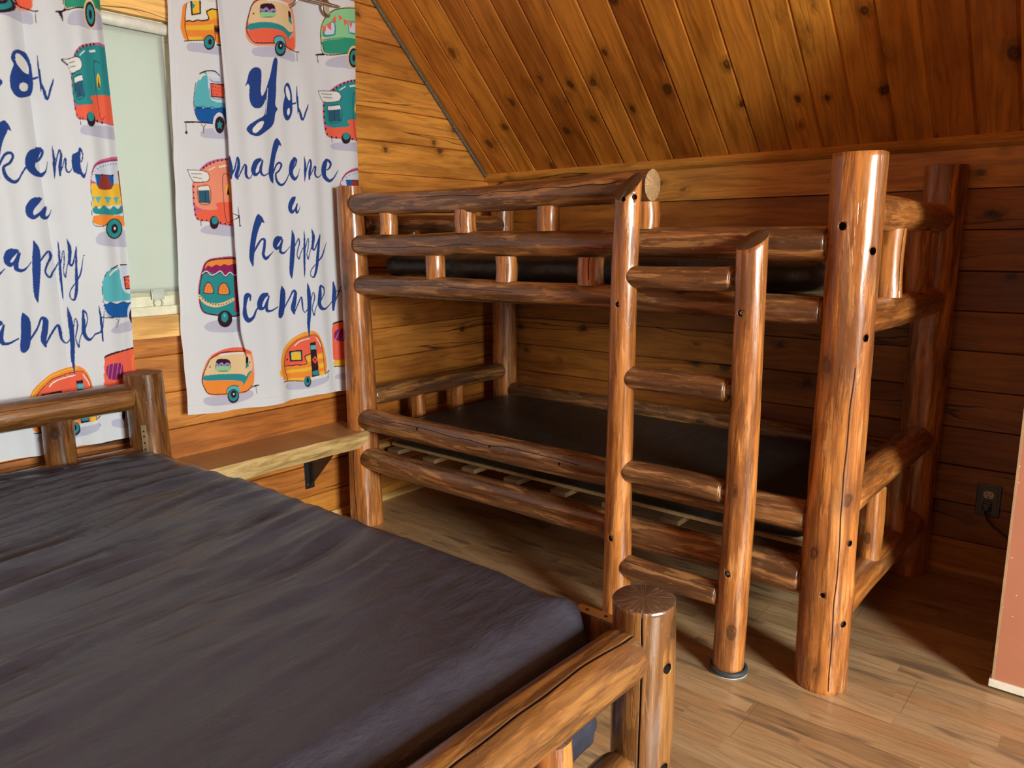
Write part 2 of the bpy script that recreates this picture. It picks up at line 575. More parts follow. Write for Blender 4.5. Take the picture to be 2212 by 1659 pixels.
SLAT = simple('rough_deck_slat', (0.17, 0.090, 0.040), 0.7, bumpy=0.1, vary=0.45, scale=5)
WHITEWALL = simple('white_sweep', (0.8, 0.76, 0.66), 0.5)
EXTWALL = simple('far_pine_wall', (0.42, 0.19, 0.06), 0.6)


def shelf_material():
    nt = NT('waney_slab_edge', 0.6, 0.05)
    co = nt.coord()
    n = nt.noise(nt.mapping(co, (1, 0.25, 1.6)), 18, 6, 0.65, 0.5)
    n2 = nt.noise(nt.mapping(co, (1, 0.08, 1)), 70, 4, 0.6)
    v = nt.ramp(nt.voro(nt.mapping(co, (1, 0.7, 1)), 26)['Distance'], [(0.0, 0.4), (0.10, 1.0)])
    c = nt.ramp(n, [(0.30, (0.30, 0.165, 0.055)), (0.46, (0.58, 0.38, 0.15)), (0.62, (0.76, 0.56, 0.27)), (0.75, (0.50, 0.30, 0.11))])
    c = nt.mix(0.6, c, nt.ramp(n2, [(0.35, (0.7, 0.65, 0.6)), (0.6, (1.08, 1.06, 1.0))]), 'MULTIPLY')
    c = nt.mix(0.35, c, v, 'MULTIPLY')
    return nt.out(c, nt.bump(n, 0.7, 0.004))


SLAB_EDGE = shelf_material()
SLAB_TOP = board_material('slab_top_grain', 2, 0.0, 3.0, [(0.44, 0.250, 0.110)] * 4, 3.0, 0.03, 0.42, 0.25, cellx='y')


def cloth_material():
    nt = NT('printed_white_cotton', 0.85)
    nt.b.inputs['Specular IOR Level'].default_value = 0.15
    at = nt.n('Attribute')
    at.attribute_name = 'print'
    co = nt.coord()
    weave = nt.noise(nt.mapping(co, (1, 1, 1)), 900, 2, 0.5)
    crease = nt.noise(nt.mapping(co, (1, 1, 0.35)), 12, 4, 0.55, 0.8)
    nrm = nt.bump(nt.math('ADD', nt.math('MULTIPLY', crease, 1.0), nt.math('MULTIPLY', weave, 0.03)), 0.35, 0.006)
    nt.out(at.outputs['Color'], nrm)
    tr = nt.n('BsdfTranslucent')
    nt.put(tr.inputs['Color'], at.outputs['Color'])
    mx = nt.n('MixShader')
    mx.inputs[0].default_value = 0.22
    nt.t.links.new(nt.b.outputs[0], mx.inputs[1])
    nt.t.links.new(tr.outputs[0], mx.inputs[2])
    nt.t.links.new(mx.outputs[0], nt.t.nodes['Material Output'].inputs['Surface'])
    return nt.m


CLOTH = cloth_material()


def blind_material():
    nt = NT('blind_fabric', 0.8)
    co = nt.coord()
    n = nt.noise(co, 700, 2)
    c = nt.mix(n, (0.50, 0.52, 0.475), (0.55, 0.57, 0.52))
    nt.out(c, nt.bump(n, 0.1, 0.0005))
    tr = nt.n('BsdfTranslucent')
    tr.inputs['Color'].default_value = (0.66, 0.74, 0.66, 1)
    mx = nt.n('MixShader')
    mx.inputs[0].default_value = 0.16
    nt.t.links.new(nt.b.outputs[0], mx.inputs[1])
    nt.t.links.new(tr.outputs[0], mx.inputs[2])
    nt.t.links.new(mx.outputs[0], nt.t.nodes['Material Output'].inputs['Surface'])
    return nt.m


BLIND = blind_material()


def glass_material(name='window_glass', tint=(0.93, 0.97, 0.95), gloss=0.08):
    nt = NT(name)
    tp = nt.n('BsdfTransparent')
    tp.inputs[0].default_value = (*tint, 1)
    gl = nt.n('BsdfGlossy')
    gl.inputs['Roughness'].default_value = 0.03
    mx = nt.n('MixShader')
    mx.inputs[0].default_value = gloss
    nt.t.links.new(tp.outputs[0], mx.inputs[1])
    nt.t.links.new(gl.outputs[0], mx.inputs[2])
    nt.t.links.new(mx.outputs[0], nt.t.nodes['Material Output'].inputs['Surface'])
    return nt.m


GLASS = glass_material()
CLEAR = glass_material('clear_plastic', (0.97, 0.98, 0.96), 0.10)
CRACK = simple('crack_shadowed_wood', (0.045, 0.018, 0.008), 0.9)

# ------------------------------------------------------------------ logs
def make_log(name, p0, p1, r0, r1, mats, parent, seed, n=44, step=0.018, cuts=(None, None), rounded=(0.0, 0.0), crack=None, bow=0.004, rough=1.0, flare=0.0, knob=()):
    """A hand peeled log from p0 to p1. cuts: slant vectors of the end faces. crack = (z0, z1, angle, drift, width, depth)"""
    M = axis_matrix(p0, p1)
    L = (Vector(p1) - Vector(p0)).length
    sv = Vector((seed * 7.31, seed * 3.17, seed * 1.73))
    rings = max(4, int(L / step))
    zs = [i / rings * L for i in range(rings + 1)]
    for e, rd in ((0, rounded[0]), (1, rounded[1])):
        if rd > 0:
            ex = [rd * f for f in (0.0, 0.12, 0.35, 0.7, 1.0)]
            zs = [z for z in zs if (z > rd * 1.2 if e == 0 else z < L - rd * 1.2)]
            zs = (ex + zs) if e == 0 else (zs + [L - x for x in ex[::-1]])
    zs = sorted(set(zs))
    cols = [2 * math.pi * i / n for i in range(n)]
    M3i = M.to_3x3().inverted()
    if crack and isinstance(crack[2], tuple):
        dl_ = M3i @ Vector(crack[2])
        crack = (crack[0], crack[1], math.atan2(dl_.y, dl_.x), crack[3], crack[4], crack[5])
    elif crack:
        dl_ = M3i @ Vector((math.cos(crack[2]), math.sin(crack[2]), 0))
        crack = (crack[0], crack[1], math.atan2(dl_.y, dl_.x), crack[3], crack[4], crack[5])
    mats = list(mats) + [CRACK]
    if crack:
        rm = (r0 + r1) / 2
        w = crack[4] / rm
        cols = [0.0, w, w * 2.2] + [w * 2.2 + (2 * math.pi - w * 4.4) * i / (n - 1) for i in range(1, n - 1)] + [2 * math.pi - w * 2.2, 2 * math.pi - w]
    nc = len(cols)
    V, F, MI = [], [], []

    def radius(z, a):
        t = z / L
        r = r0 + (r1 - r0) * t
        c, s = math.cos(a), math.sin(a)
        q = Vector((c * 1.5, s * 1.5, z * 2.3)) + sv
        q2 = Vector((c * 2.6, s * 2.6, z * 7.5)) + sv * 2
        q3 = Vector((c * 0.6, s * 0.6, z * 1.4)) + sv * 3
        r *= 1 + rough * (0.055 * noise.noise(q) + 0.028 * noise.noise(q2) + 0.06 * noise.noise(q3))
        if flare:
            r *= 1 + flare * math.exp(-z / 0.08)
        for kz, ka, kh in knob:
            da = (a - ka + math.pi) % (2 * math.pi) - math.pi
            r += kh * math.exp(-((z - kz) / 0.035) ** 2 - (da / 0.45) ** 2)
        for e, rd in ((0, rounded[0]), (1, rounded[1])):
            if rd > 0:
                dz = z if e == 0 else L - z
                if dz < rd:
                    u = 1 - dz / rd
                    r *= 1 - 0.20 * (1 - math.sqrt(max(0, 1 - u * u)))
        return r

    def bowv(z):
        t = z / L
        return Vector((bow * math.sin(t * math.pi) * math.cos(seed), bow * math.sin(t * math.pi) * math.sin(seed), 0)) + Vector((noise.noise(Vector((z * 1.7, seed, 0))), noise.noise(Vector((z * 1.7, seed, 5))), 0)) * bow * 0.9

    Rm = M.to_3x3().inverted()
    cw = [None if c is None else Rm @ Vector((c[0], c[1], 0)) for c in cuts]
    for z in zs:
        b = bowv(z)
        for k, a0 in enumerate(cols):
            a = a0
            dr = 0.0
            if crack:
                drift = 0.45 * crack[3] * (noise.noise(Vector((z * 2.4, seed, 9))) + 0.45 * noise.noise(Vector((z * 9, seed, 4))))
                a = a0 + crack[2] + drift
                if k == 0 and crack[0] <= z <= crack[1]:
                    env = min(1, (z - crack[0]) / 0.05 + 0.15, (crack[1] - z) / 0.05 + 0.15)
                    dr = -crack[5] * env
            r = radius(z, a) + dr
            p = Vector((r * math.cos(a), r * math.sin(a), z)) + b
            # slanted end faces
            for e in (0, 1):
                if cuts[e] is not None:
                    zz = (0 if e == 0 else L) + p.x * cw[e].x + p.y * cw[e].y
                    if e == 1:
                        lim = 0.22
                        f = max(0.0, (z - (L - lim)) / lim)
                        p.z = z + f * (zz - L)
                    else:
                        lim = 0.22
                        f = max(0.0, (lim - z) / lim)
                        p.z = z + f * zz
            V.append(p)
    nr = len(zs)
    for k in range(nr - 1):
        for i in range(nc):
            j = (i + 1) % nc
            F.append([k * nc + i, k * nc + j, (k + 1) * nc + j, (k + 1) * nc + i])
            MI.append(2 if (crack and (i == 0 or i == nc - 1) and crack[0] + .01 <= zs[k] and zs[k + 1] <= crack[1]) else 0)
    # end caps on their own vertices so that the rims stay crisp
    for e in (0, 1):
        base = 0 if e == 0 else (nr - 1) * nc
        off = len(V)
        ring = [V[base + i].copy() for i in range(nc)]
        cen = sum(ring, Vector()) / nc
        V.extend(ring)
        o2 = len(V)
        sgn = -1 if e == 0 else 1
        V.extend([cen + (p - cen) * 0.96 + Vector((0, 0, sgn * 0.0012)) for p in ring])
        V.append(cen + Vector((0, 0, sgn * 0.0012)))
        for i in range(nc):
            j = (i + 1) % nc
            q = [off + i, off + j, o2 + j, o2 + i]
            t = [o2 + i, o2 + j, o2 + nc]
            F += [q[::-1], t[::-1]] if e == 0 else [q, t]
            MI += [1, 1]
    return mesh_obj(name, V, F, mats, parent, M, True, MI)


def bore(o, holes):
    """counter-bored bolt holes cut into a log; holes = [(world point, world direction inwards, radius, depth)]"""
    for (p, d, r, dep) in holes:
        bm = bmesh.new()
        bmesh.ops.create_cone(bm, cap_ends=True, segments=20, radius1=r, radius2=r, depth=dep * 2)
        cut = bpy.data.meshes.new('cut')
        bm.to_mesh(cut)
        bm.free()
        cut.materials.append(HOLE)
        co = bpy.data.objects.new('cut', cut)
        COLL.objects.link(co)
        co.matrix_basis = Matrix.Translation(Vector(p)) @ Vector(d).normalized().to_track_quat('Z', 'Y').to_matrix().to_4x4()
        md = o.modifiers.new('b', 'BOOLEAN')
        md.operation = 'DIFFERENCE'
        md.solver = 'EXACT'
        md.object = co
        try:
            md.material_mode = 'TRANSFER'
        except Exception:
            pass
        bpy.context.view_layer.update()
        dg = bpy.context.evaluated_depsgraph_get()
        me = bpy.data.meshes.new_from_object(o.evaluated_get(dg))
        o.modifiers.clear()
        if len(me.polygons) > 50:
            nm = o.data.name
            o.data = me
        bpy.data.objects.remove(co)


def bolt_head(parent, p, d, r, name='bolt'):
    """a round washer with a hex bolt head sunk in its hole"""
    a = lathe_data([(0.0001, 0), (r * 0.98, 0), (r * 0.98, 0.002), (r * 0.6, 0.0022)], 20)
    h = lathe_data([(r * 0.60, 0.0), (r * 0.60, 0.007), (r * 0.52, 0.0082), (0.0001, 0.0084)], 6)
    V, F = join([a, h])
    return mesh_obj(name, V, F, BOLT, parent, Matrix.Translation(Vector(p)) @ Vector(d).normalized().to_track_quat('Z', 'Y').to_matrix().to_4x4())


# ------------------------------------------------------------------ room shell
X1, Y1 = 5.40, -5.40
HT, SL = 1.597, 0.985
RIDGE_Y = Y1 / 2


def roof_z(y):
    return HT + SL * min(-y, y - Y1)


struct(mesh_obj('floor', [(-0.12, Y1 - .12, 0), (X1 + .12, Y1 - .12, 0), (X1 + .12, 0.12, 0), (-0.12, 0.12, 0),
                          (-0.12, Y1 - .12, -.08), (X1 + .12, Y1 - .12, -.08), (X1 + .12, 0.12, -.08), (-0.12, 0.12, -.08)],
                [[0, 1, 2, 3], [7, 6, 5, 4], [0, 4, 5, 1], [1, 5, 6, 2], [2, 6, 7, 3], [3, 7, 4, 0]], FLOOR))


def timber(a0, a1, z0, z1, slope_top=False, hole=None, rng=None):
    """one wall timber between a0..a1 (run) and z0..z1 as front polygon points with chamfered edges; returns quads in (a, z, depth)"""
    g = 0.0022
    out = []
    z0b, z1b = z0 + g * rng.uniform(0.7, 1.6), z1 - g * rng.uniform(0.7, 1.6)
    return z0b, z1b


def board_wall(name, mat, mapf, a0, a1, zmax, rng, holes=(), top=None, seg=0.3):
    """horizontal timbers with V joints. mapf(a, z, d) -> world; d>0 goes into the wall. top(a) limits the height."""
    V, F = [], []

    def quad(pts):
        n = len(V)
        V.extend([mapf(*p) for p in pts])
        F.append([n, n + 1, n + 2, n + 3])

    k0 = Z_FRIEZE - 10 * PITCH_Z
    i = 0
    zlo = k0
    while zlo < zmax:
        zhi = zlo + PITCH_Z
        lo, hi = max(zlo, 0.0), zhi
        if hi > 0.0:
            # run intervals left of / right of the holes
            spans = [(a0, a1)]
            for (h0, h1, hz0, hz1) in holes:
                if lo < hz1 - 1e-4 and hi > hz0 + 1e-4:
                    ns = []
                    for s0, s1 in spans:
                        if s0 < h0:
                            ns.append((s0, min(s1, h0)))
                        if s1 > h1:
                            ns.append((max(s0, h1), s1))
                        if lo < hz0 - 0.004:
                            ns.append((max(s0, h0), min(s1, h1), lo, hz0))
                        if hi > hz1 + 0.004:
                            ns.append((max(s0, h0), min(s1, h1), hz1, hi))
                    spans = ns
            for sp in spans:
                s0, s1 = sp[0], sp[1]
                l2, h2 = (sp[2], sp[3]) if len(sp) > 2 else (lo, hi)
                if s1 - s0 < 1e-4:
                    continue
                # the joint gap wanders a little along the run, split into short segments
                ns_ = max(1, int((s1 - s0) / seg))
                prev = None
                for k in range(ns_ + 1):
                    a = s0 + (s1 - s0) * k / ns_
                    gl = 0.0030 * (1 + 0.9 * noise.noise(Vector((a * 2.1, zlo * 9, 1))))
                    gh = 0.0030 * (1 + 0.9 * noise.noise(Vector((a * 2.1, zhi * 9, 2))))
                    proud = 0.004 * noise.noise(Vector((a * 0.5, zlo * 13, 7)))
                    zl_, zh_ = l2 + gl, h2 - gh
                    cur = (a, l2, zl_, zh_, h2, proud)
                    if prev:
                        A, B = prev, cur
                        quad([(A[0], A[2], A[5]), (B[0], B[2], B[5]), (B[0], B[3], B[5]), (A[0], A[3], A[5])])
                        quad([(A[0], A[1], .014), (B[0], B[1], .014), (B[0], B[2], B[5]), (A[0], A[2], A[5])])
                        quad([(A[0], A[3], A[5]), (B[0], B[3], B[5]), (B[0], B[4], .014), (A[0], A[4], .014)])
                    prev = cur
        zlo = zhi
    return V, F


def clip_mesh(V, F, planes):
    """keep the side where plane normal . (p - o) < 0"""
    bm = bmesh.new()
    vs = [bm.verts.new(v) for v in V]
    for f in F:
        try:
            bm.faces.new([vs[i] for i in f])
        except Exception:
            pass
    for o, nrm in planes:
        bmesh.ops.bisect_plane(bm, geom=list(bm.verts) + list(bm.edges) + list(bm.faces), plane_co=o, plane_no=nrm, clear_outer=True)
    bm.verts.index_update()
    V2 = [v.co.copy() for v in bm.verts]
    F2 = [[v.index for v in f.verts] for f in bm.faces]
    bm.free()
    return V2, F2


rng = random.Random(4)
ROOFP = [((0, 0, HT), (0, SL, 1)), ((0, Y1, HT), (0, -SL, 1))]
# left gable wall with the curtained window
WY0, WY1, WZ0, WZ1 = -2.52, -1.715, 1.045, 2.065
V, F = board_wall('wall_left', WALL, lambda a, z, d: Vector((-d, a, z)), Y1, 0, HT + SL * -RIDGE_Y, rng, [(WY0, WY1, WZ0, WZ1)])
V, F = clip_mesh(V, F, ROOFP)


def backing(x0, x1, y0, y1, pieces):
    return join([box_data(x0, x1, a, b, c, d) for a, b, c, d in pieces])


bk = backing(-0.12, -0.013, 0, 0, [(Y1 - .1, WY0, 0, 2.066), (WY1, 0.1, 0, 2.066), (WY0, WY1, 0, WZ0), (Y1 - .1, 0.1, 2.065, 4.4)])
bkV, bkF = clip_mesh(*bk, [((0, 0, HT + .02), (0, SL, 1)), ((0, Y1, HT + .02), (0, -SL, 1))])
V, F = join([(V, F), (bkV, bkF)])
struct(mesh_obj('wall_left', V, F, WALL))
# back wall
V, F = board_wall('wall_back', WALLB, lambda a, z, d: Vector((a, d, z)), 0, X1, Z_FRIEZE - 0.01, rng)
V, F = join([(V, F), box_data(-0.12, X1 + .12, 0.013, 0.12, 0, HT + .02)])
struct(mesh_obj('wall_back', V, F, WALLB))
struct(box('trim_1', 0.0, X1, -0.010, 0.012, Z_FRIEZE, 1.588, FRIEZE, b=0.0015))
# crown strip under the ceiling
cs = [(0, -0.010, 1.578), (0, -0.034, 1.592), (0, -0.040, 1.602), (0, -0.028, 1.624), (0, 0.01, 1.60)]
V = [Vector((x, p[1], p[2])) for x in (0.0, X1) for p in cs]
F = [[i, (i + 1) % 5, 5 + (i + 1) % 5, 5 + i] for i in range(5)] + [[4, 3, 2, 1, 0], [5, 6, 7, 8, 9]]
struct(mesh_obj('trim_2', V, F, FRIEZE))


# ceiling: two slopes of V-grooved boards running up to the ridge
def ceiling_mesh():
    V, F = [], []
    xs = [0.0897 - 0.131 + 0.131 * k for k in range(0, 43)]
    xs = [x for x in xs if x < X1 + .1]
    prof = []
    for k, x in enumerate(xs):
        w, dp = 0.0070, 0.0065
        prof += [(x - 0.0105, 0), (x - 0.0015, 0.0085), (x + 0.0015, 0.0095), (x + 0.0025, 0)]
    prof = [(-0.12, 0)] + [p for p in prof if p[0] > -0.12] + [(X1 + .12, 0)]
    nr = Vector((0, SL, 1)).normalized()
    L = -RIDGE_Y
    for side in (0, 1):
        off = len(V)
        for s in (-0.1, L):
            for (x, d) in prof:
                y, z = -s, HT + SL * s
                p = Vector((x, y, z)) + nr * d
                if side:
                    p.y = Y1 - p.y
                V.append(p)
        n = len(prof)
        for i in range(n - 1):
            q = [off + i, off + i + 1, off + n + i + 1, off + n + i]
            F.append(q if side == 0 else q[::-1])
    # roof deck above
    for side in (0, 1):
        o = len(V)
        for x in (-.14, X1 + .14):
            for s, d in ((-0.14, .012), (L + .02, .012), (L + .02, .10), (-0.14, .10)):
                p = Vector((x, -s, HT + SL * s)) + nr * d
                if side:
                    p.y = Y1 - p.y
                V.append(p)
        F += [[o, o + 1, o + 2, o + 3], [o + 7, o + 6, o + 5, o + 4]] + [[o + i, o + 4 + i, o + 4 + (i + 1) % 4, o + (i + 1) % 4] for i in range(4)]
    return V, F


V, F = ceiling_mesh()
struct(mesh_obj('ceiling', V, F, CEIL))

# grey chinking rope between the gable and the sloping ceiling
pts = []
for k in range(160):
    s = k / 159 * 2.6 - 0.0
    y, z = -s - 0.012, HT + SL * s - 0.004
    pts.append((0.006 + 0.002 * noise.noise(Vector((s * 30, 0, 0))), y + 0.003 * noise.noise(Vector((s * 22, 3, 0))), z))
V, F = tube_data(pts, [0.0085 + 0.003 * noise.noise(Vector((k * .7, 5, 0))) for k in range(160)], 8)
struct(mesh_obj('trim_3', V, F, ROPE, smooth=True))


# the side of the room behind the camera and the right gable, with their window openings
def plain_wall(name, axis, pos, th, a0, a1, z1, holes, mat, clip=False):
    parts = []
    zs = sorted(set([0, z1] + [h[2] for h in holes] + [h[3] for h in holes]))
    for zl, zh in zip(zs[:-1], zs[1:]):
        cuts = [(h[0], h[1]) for h in holes if h[2] <= zl + 1e-6 and h[3] >= zh - 1e-6]
        cur = a0
        for c0, c1 in sorted(cuts) + [(a1, a1)]:
            if c0 > cur:
                if axis == 'x':
                    parts.append(box_data(pos, pos + th, cur, c0, zl, zh))
                else:
                    parts.append(box_data(cur, c0, pos, pos + th, zl, zh))
            cur = c1
    V, F = join(parts)
    if clip:
        V, F = clip_mesh(V, F, [((0, 0, HT + .02), (0, SL, 1)), ((0, Y1, HT + .02), (0, -SL, 1))])
    return struct(mesh_obj(name, V, F, mat))


plain_wall('wall_right', 'x', X1, 0.12, Y1 - .1, 0.1, 4.35, [(-3.45, -2.05, 0.82, 2.02)], EXTWALL, True)
plain_wall('wall_front', 'y', Y1 - .12, 0.12, -0.12, X1 + .12, HT + .02, [(0.95, 3.05, 0.75, 1.56)], EXTWALL)
plain_wall('wall_partition', 'y', -0.875, 0.10, 3.44, X1, 2.44, [], EXTWALL)


def window_frame(name, axis, pos, a0, a1, z0, z1, mat, t=0.045, dep=0.05, mull=True, gl=GLASS):
    o = None
    bars = [(a0, a1, z0, z0 + t), (a0, a1, z1 - t, z1), (a0, a0 + t, z0 + t, z1 - t), (a1 - t, a1, z0 + t, z1 - t)]
    if mull:
        mid = (a0 + a1) / 2
        bars.append((mid - t / 2, mid + t / 2, z0 + t, z1 - t))
    if axis == 'x':
        V, F = join([box_data(pos - dep / 2, pos + dep / 2, a, b, c, d, 0.003) for a, b, c, d in bars])
    else:
        V, F = join([box_data(a, b, pos - dep / 2, pos + dep / 2, c, d, 0.003) for a, b, c, d in bars])
    o = struct(mesh_obj(name, V, F, mat))
    g = 0.003
    if axis == 'x':
        pv, pf = box_data(pos - g, pos + g, a0 + t * .8, a1 - t * .8, z0 + t * .8, z1 - t * .8)
    else:
        pv, pf = box_data(a0 + t * .8, a1 - t * .8, pos - g, pos + g, z0 + t * .8, z1 - t * .8)
    mesh_obj('window_pane', pv, pf, gl, o)
    return o


w1 = window_frame('window_1', 'x', -0.045, WY0, WY1, WZ0, WZ1, CREAM, 0.07, 0.07)
window_frame('window_2', 'x', X1 + .03, -3.45, -2.05, 0.82, 2.02, CREAM, 0.04, 0.05, False)
window_frame('window_3', 'y', Y1 - .04, 0.95, 3.05, 0.75, 1.56, CREAM, 0.04, 0.05, False)
# pine casing of the curtained window
struct(box('trim_4', -0.004, 0.022, WY0 - .09, WY1 + .09, WZ1 - .004, WZ1 + 0.105, PINE, b=0.003))
struct(box('trim_5', -0.004, 0.030, WY0 - .09, WY1 + .09, 0.930, 1.012, PINE, b=0.004))
struct(box('trim_6', -0.10, 0.012, WY0, WY1, 1.012, 1.046, CREAM, b=0.003))

# quarter-round strips at the floor
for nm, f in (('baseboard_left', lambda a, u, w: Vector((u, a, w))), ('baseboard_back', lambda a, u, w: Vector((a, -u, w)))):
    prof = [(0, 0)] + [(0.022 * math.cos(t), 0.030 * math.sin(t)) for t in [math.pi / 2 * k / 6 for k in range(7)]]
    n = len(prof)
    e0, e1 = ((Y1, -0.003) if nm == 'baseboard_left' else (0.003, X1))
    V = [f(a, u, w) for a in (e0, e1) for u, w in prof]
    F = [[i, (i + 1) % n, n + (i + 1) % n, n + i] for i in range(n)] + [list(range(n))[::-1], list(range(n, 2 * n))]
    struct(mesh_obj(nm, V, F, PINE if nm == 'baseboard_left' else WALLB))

# open terracotta door at the right edge
dr = struct(box('door_1', 2.622, 3.440, -0.815, -0.779, 0.030, 2.020, DOORP, b=0.0015))
box('door_edge_band', 2.6205, 2.6265, -0.8158, -0.779, 0.030, 2.020, DOORE, dr, 0.0005)
box('door_sweep', 2.615, 3.440, -0.822, -0.786, 0.012, 0.034, WHITEWALL, dr, 0.002)
V, F = join([box_data(2.6215, 2.66, -0.8172, -0.8158, 0.835, 0.872, 0.0005)])
mesh_obj('yellow_sticker', V, F, YELLOW, dr)
# chipped paint specks on the door
sp = []
rg = random.Random(8)
for (x, z) in [(2.655, .30), (2.652, .236), (2.628, .256), (2.634, .405), (2.629, .62), (2.627, .665), (2.634, .72), (2.69, .5), (2.70, .33), (2.645, 0.82)]:
    w_, h_ = rg.uniform(.0012, .0028), rg.uniform(.0006, .0012)
    sp.append(box_data(x - w_, x + w_, -0.8156, -0.8149, z - h_, z + h_))
V, F = join(sp)
mesh_obj('paint_chips', V, F, WHITEWALL, dr)

# ------------------------------------------------------------------ bunk bed
XA, XD, YF, YB = 0.1774, 2.2374, -1.0826, -0.0866
bunk = thing('bunk_bed', 'tall varnished log bunk bed with a log ladder against the back wall', 'bunk bed', ((XA + XD) / 2, (YF + YB) / 2, 0))
PM, RM = [POST, CAP_POST], [RAIL, CAP_RAIL]
postA = make_log('post', (XA + .002, YF, 0), (XA - .012, YF, 1.505), 0.0735, 0.055, PM, bunk, 1.3, crack=(0.0, 0.42, -1.35, 0.25, 0.0016, 0.010))
postD = make_log('post', (XD - .004, YF, 0), (XD + .006, YF, 1.487), 0.071, 0.0665, PM, bunk, 2.1, n=60, step=0.012, flare=0.0, crack=(0.0, 0.95, -0.95, 0.30, 0.0016, 0.008), bow=0.006,
                 knob=((1.20, -0.6, 0.006), (0.62, -0.2, .006), (0.30, -1.5, .004)))
postC = make_log('post', (XD - .004, YB, 0), (XD + .002, YB, 1.520), 0.073, 0.0675, PM, bunk, 3.7, step=0.015)
postB = make_log('post', (XA - .01, YB, 0), (XA - .01, YB, 1.45), 0.066, 0.060, PM, bunk, 4.4, step=0.015)

# chamfer dirt at the foot of the near post: the long rails
ZR = dict(r1=1.442, r2=1.2616, r3=1.0885, r4=0.4972, r5=0.3132)
yr = YF - 0.004
rail1 = make_log('rail', (XA + .036, yr - .006, ZR['r1'] - 0.012), (1.640, yr - .002, ZR['r1'] - .006), 0.0435, 0.0475, RM, bunk, 5.2, rounded=(0.02, 0.0), crack=(0.40, 1.35, (0, -1, .35), 0.9, 0.0013, 0.007), bow=0.008)
rail2 = make_log('rail', (XA + .045, yr - .004, ZR['r2']), (XD - .062, yr, ZR['r2'] - .004), 0.0415, 0.0475, RM, bunk, 6.9, rounded=(0.02, 0.008), bow=0.010, crack=(0.0, 0.7, (0, -1, -.2), 0.5, 0.0009, 0.005))
rail3 = make_log('rail', (XA + .048, yr - .004, ZR['r3'] + .003), (XD - .066, yr, ZR['r3'] - .006), 0.0415, 0.0400, RM, bunk, 8.3, rounded=(0.02, 0.008), bow=0.006, crack=(0.0, 0.9, (0, -1, .2), 0.6, 0.0009, 0.005))
rail4 = make_log('rail', (XA + .040, yr - .008, ZR['r4']), (XD - .068, yr, ZR['r4']), 0.0500, 0.0475, RM, bunk, 9.7, rounded=(0.02, 0.008), bow=0.008, crack=(0.12, 1.2, (0, -1, .62), 0.7, 0.0013, 0.007))
rail5 = make_log('rail', (XA + .040, yr - .008, ZR['r5'] + .006), (XD - .072, yr, ZR['r5']), 0.0500, 0.0535, RM, bunk, 11.2, rounded=(0.02, 0.008), bow=0.008)
bore(rail4, [((0.60, YF - .052, 0.517), (0, 1, -.2), 0.0048, 0.016), ((1.00, YF - .052, 0.512), (0, 1, -.2), 0.0048, 0.016), ((1.327, YF - .052, 0.505), (0, 1, -.2), 0.0048, 0.016)])
for r_, z_ in ((rail2, ZR['r2'] - .004), (rail3, ZR['r3'] - .006), (rail4, ZR['r4']), (rail5, ZR['r5'])):
    V, F = tube_data([(XD - .085, YF, z_), (XD - .03, YF, z_)], 0.019, 16)
    mesh_obj('tenon', V, F, RAIL, r_, smooth=True)

# rails along the wall and across the two ends
make_log('rail', (XA + .05, YB, 1.262), (XD - .05, YB, 1.255), 0.044, 0.046, RM, bunk, 12.1, rounded=(.02, .02))
make_log('rail', (XA + .05, YB, 1.085), (XD - .05, YB, 1.085), 0.042, 0.044, RM, bunk, 13.6, rounded=(.02, .02))
make_log('rail', (XA + .05, YB, 0.470), (XD - .05, YB, 0.455), 0.043, 0.046, RM, bunk, 14.2, rounded=(.02, .02))
make_log('rail', (XA + .05, YB, 0.300), (XD - .05, YB, 0.290), 0.043, 0.046, RM, bunk, 15.1, rounded=(.02, .02))
ER = [POST, CAP_POST]
e1 = make_log('end_rail', (XD, YF + .058, 1.345), (XD, YB - .045, 1.338), 0.050, 0.048, ER, bunk, 16.4, rounded=(.02, .02), knob=((0.10, -1.0, 0.006),))
e2 = make_log('end_rail', (XD, YF + .058, 1.058), (XD, YB - .045, 1.048), 0.050, 0.050, ER, bunk, 17.4, rounded=(.02, .02))
e3 = make_log('end_rail', (XD, YF + .058, 0.545), (XD, YB - .045, 0.536), 0.053, 0.055, ER, bunk, 18.9, rounded=(.02, .02), crack=(0.05, 0.7, (1, 0, -.3), 0.4, 0.0012, 0.006))
e4 = make_log('end_rail', (XD, YF + .058, 0.218), (XD, YB - .045, 0.208), 0.052, 0.055, ER, bunk, 19.9, rounded=(.02, .02))
make_log('end_rail', (XA, YF + .05, 1.345), (XA, YB - .04, 1.350), 0.044, 0.046, RM, bunk, 20.4, rounded=(.02, .02))
make_log('end_rail', (XA, YF + .05, 1.085), (XA, YB - .04, 1.085), 0.044, 0.046, RM, bunk, 21.4, rounded=(.02, .02))
make_log('end_rail', (XA, YF + .055, 0.588), (XA, YB - .04, 0.580), 0.044, 0.042, RM, bunk, 22.4, rounded=(.02, .02))
make_log('end_rail', (XA, YF + .05, 0.325), (XA, YB - .04, 0.320), 0.042, 0.042, RM, bunk, 23.4, rounded=(.02, .02))

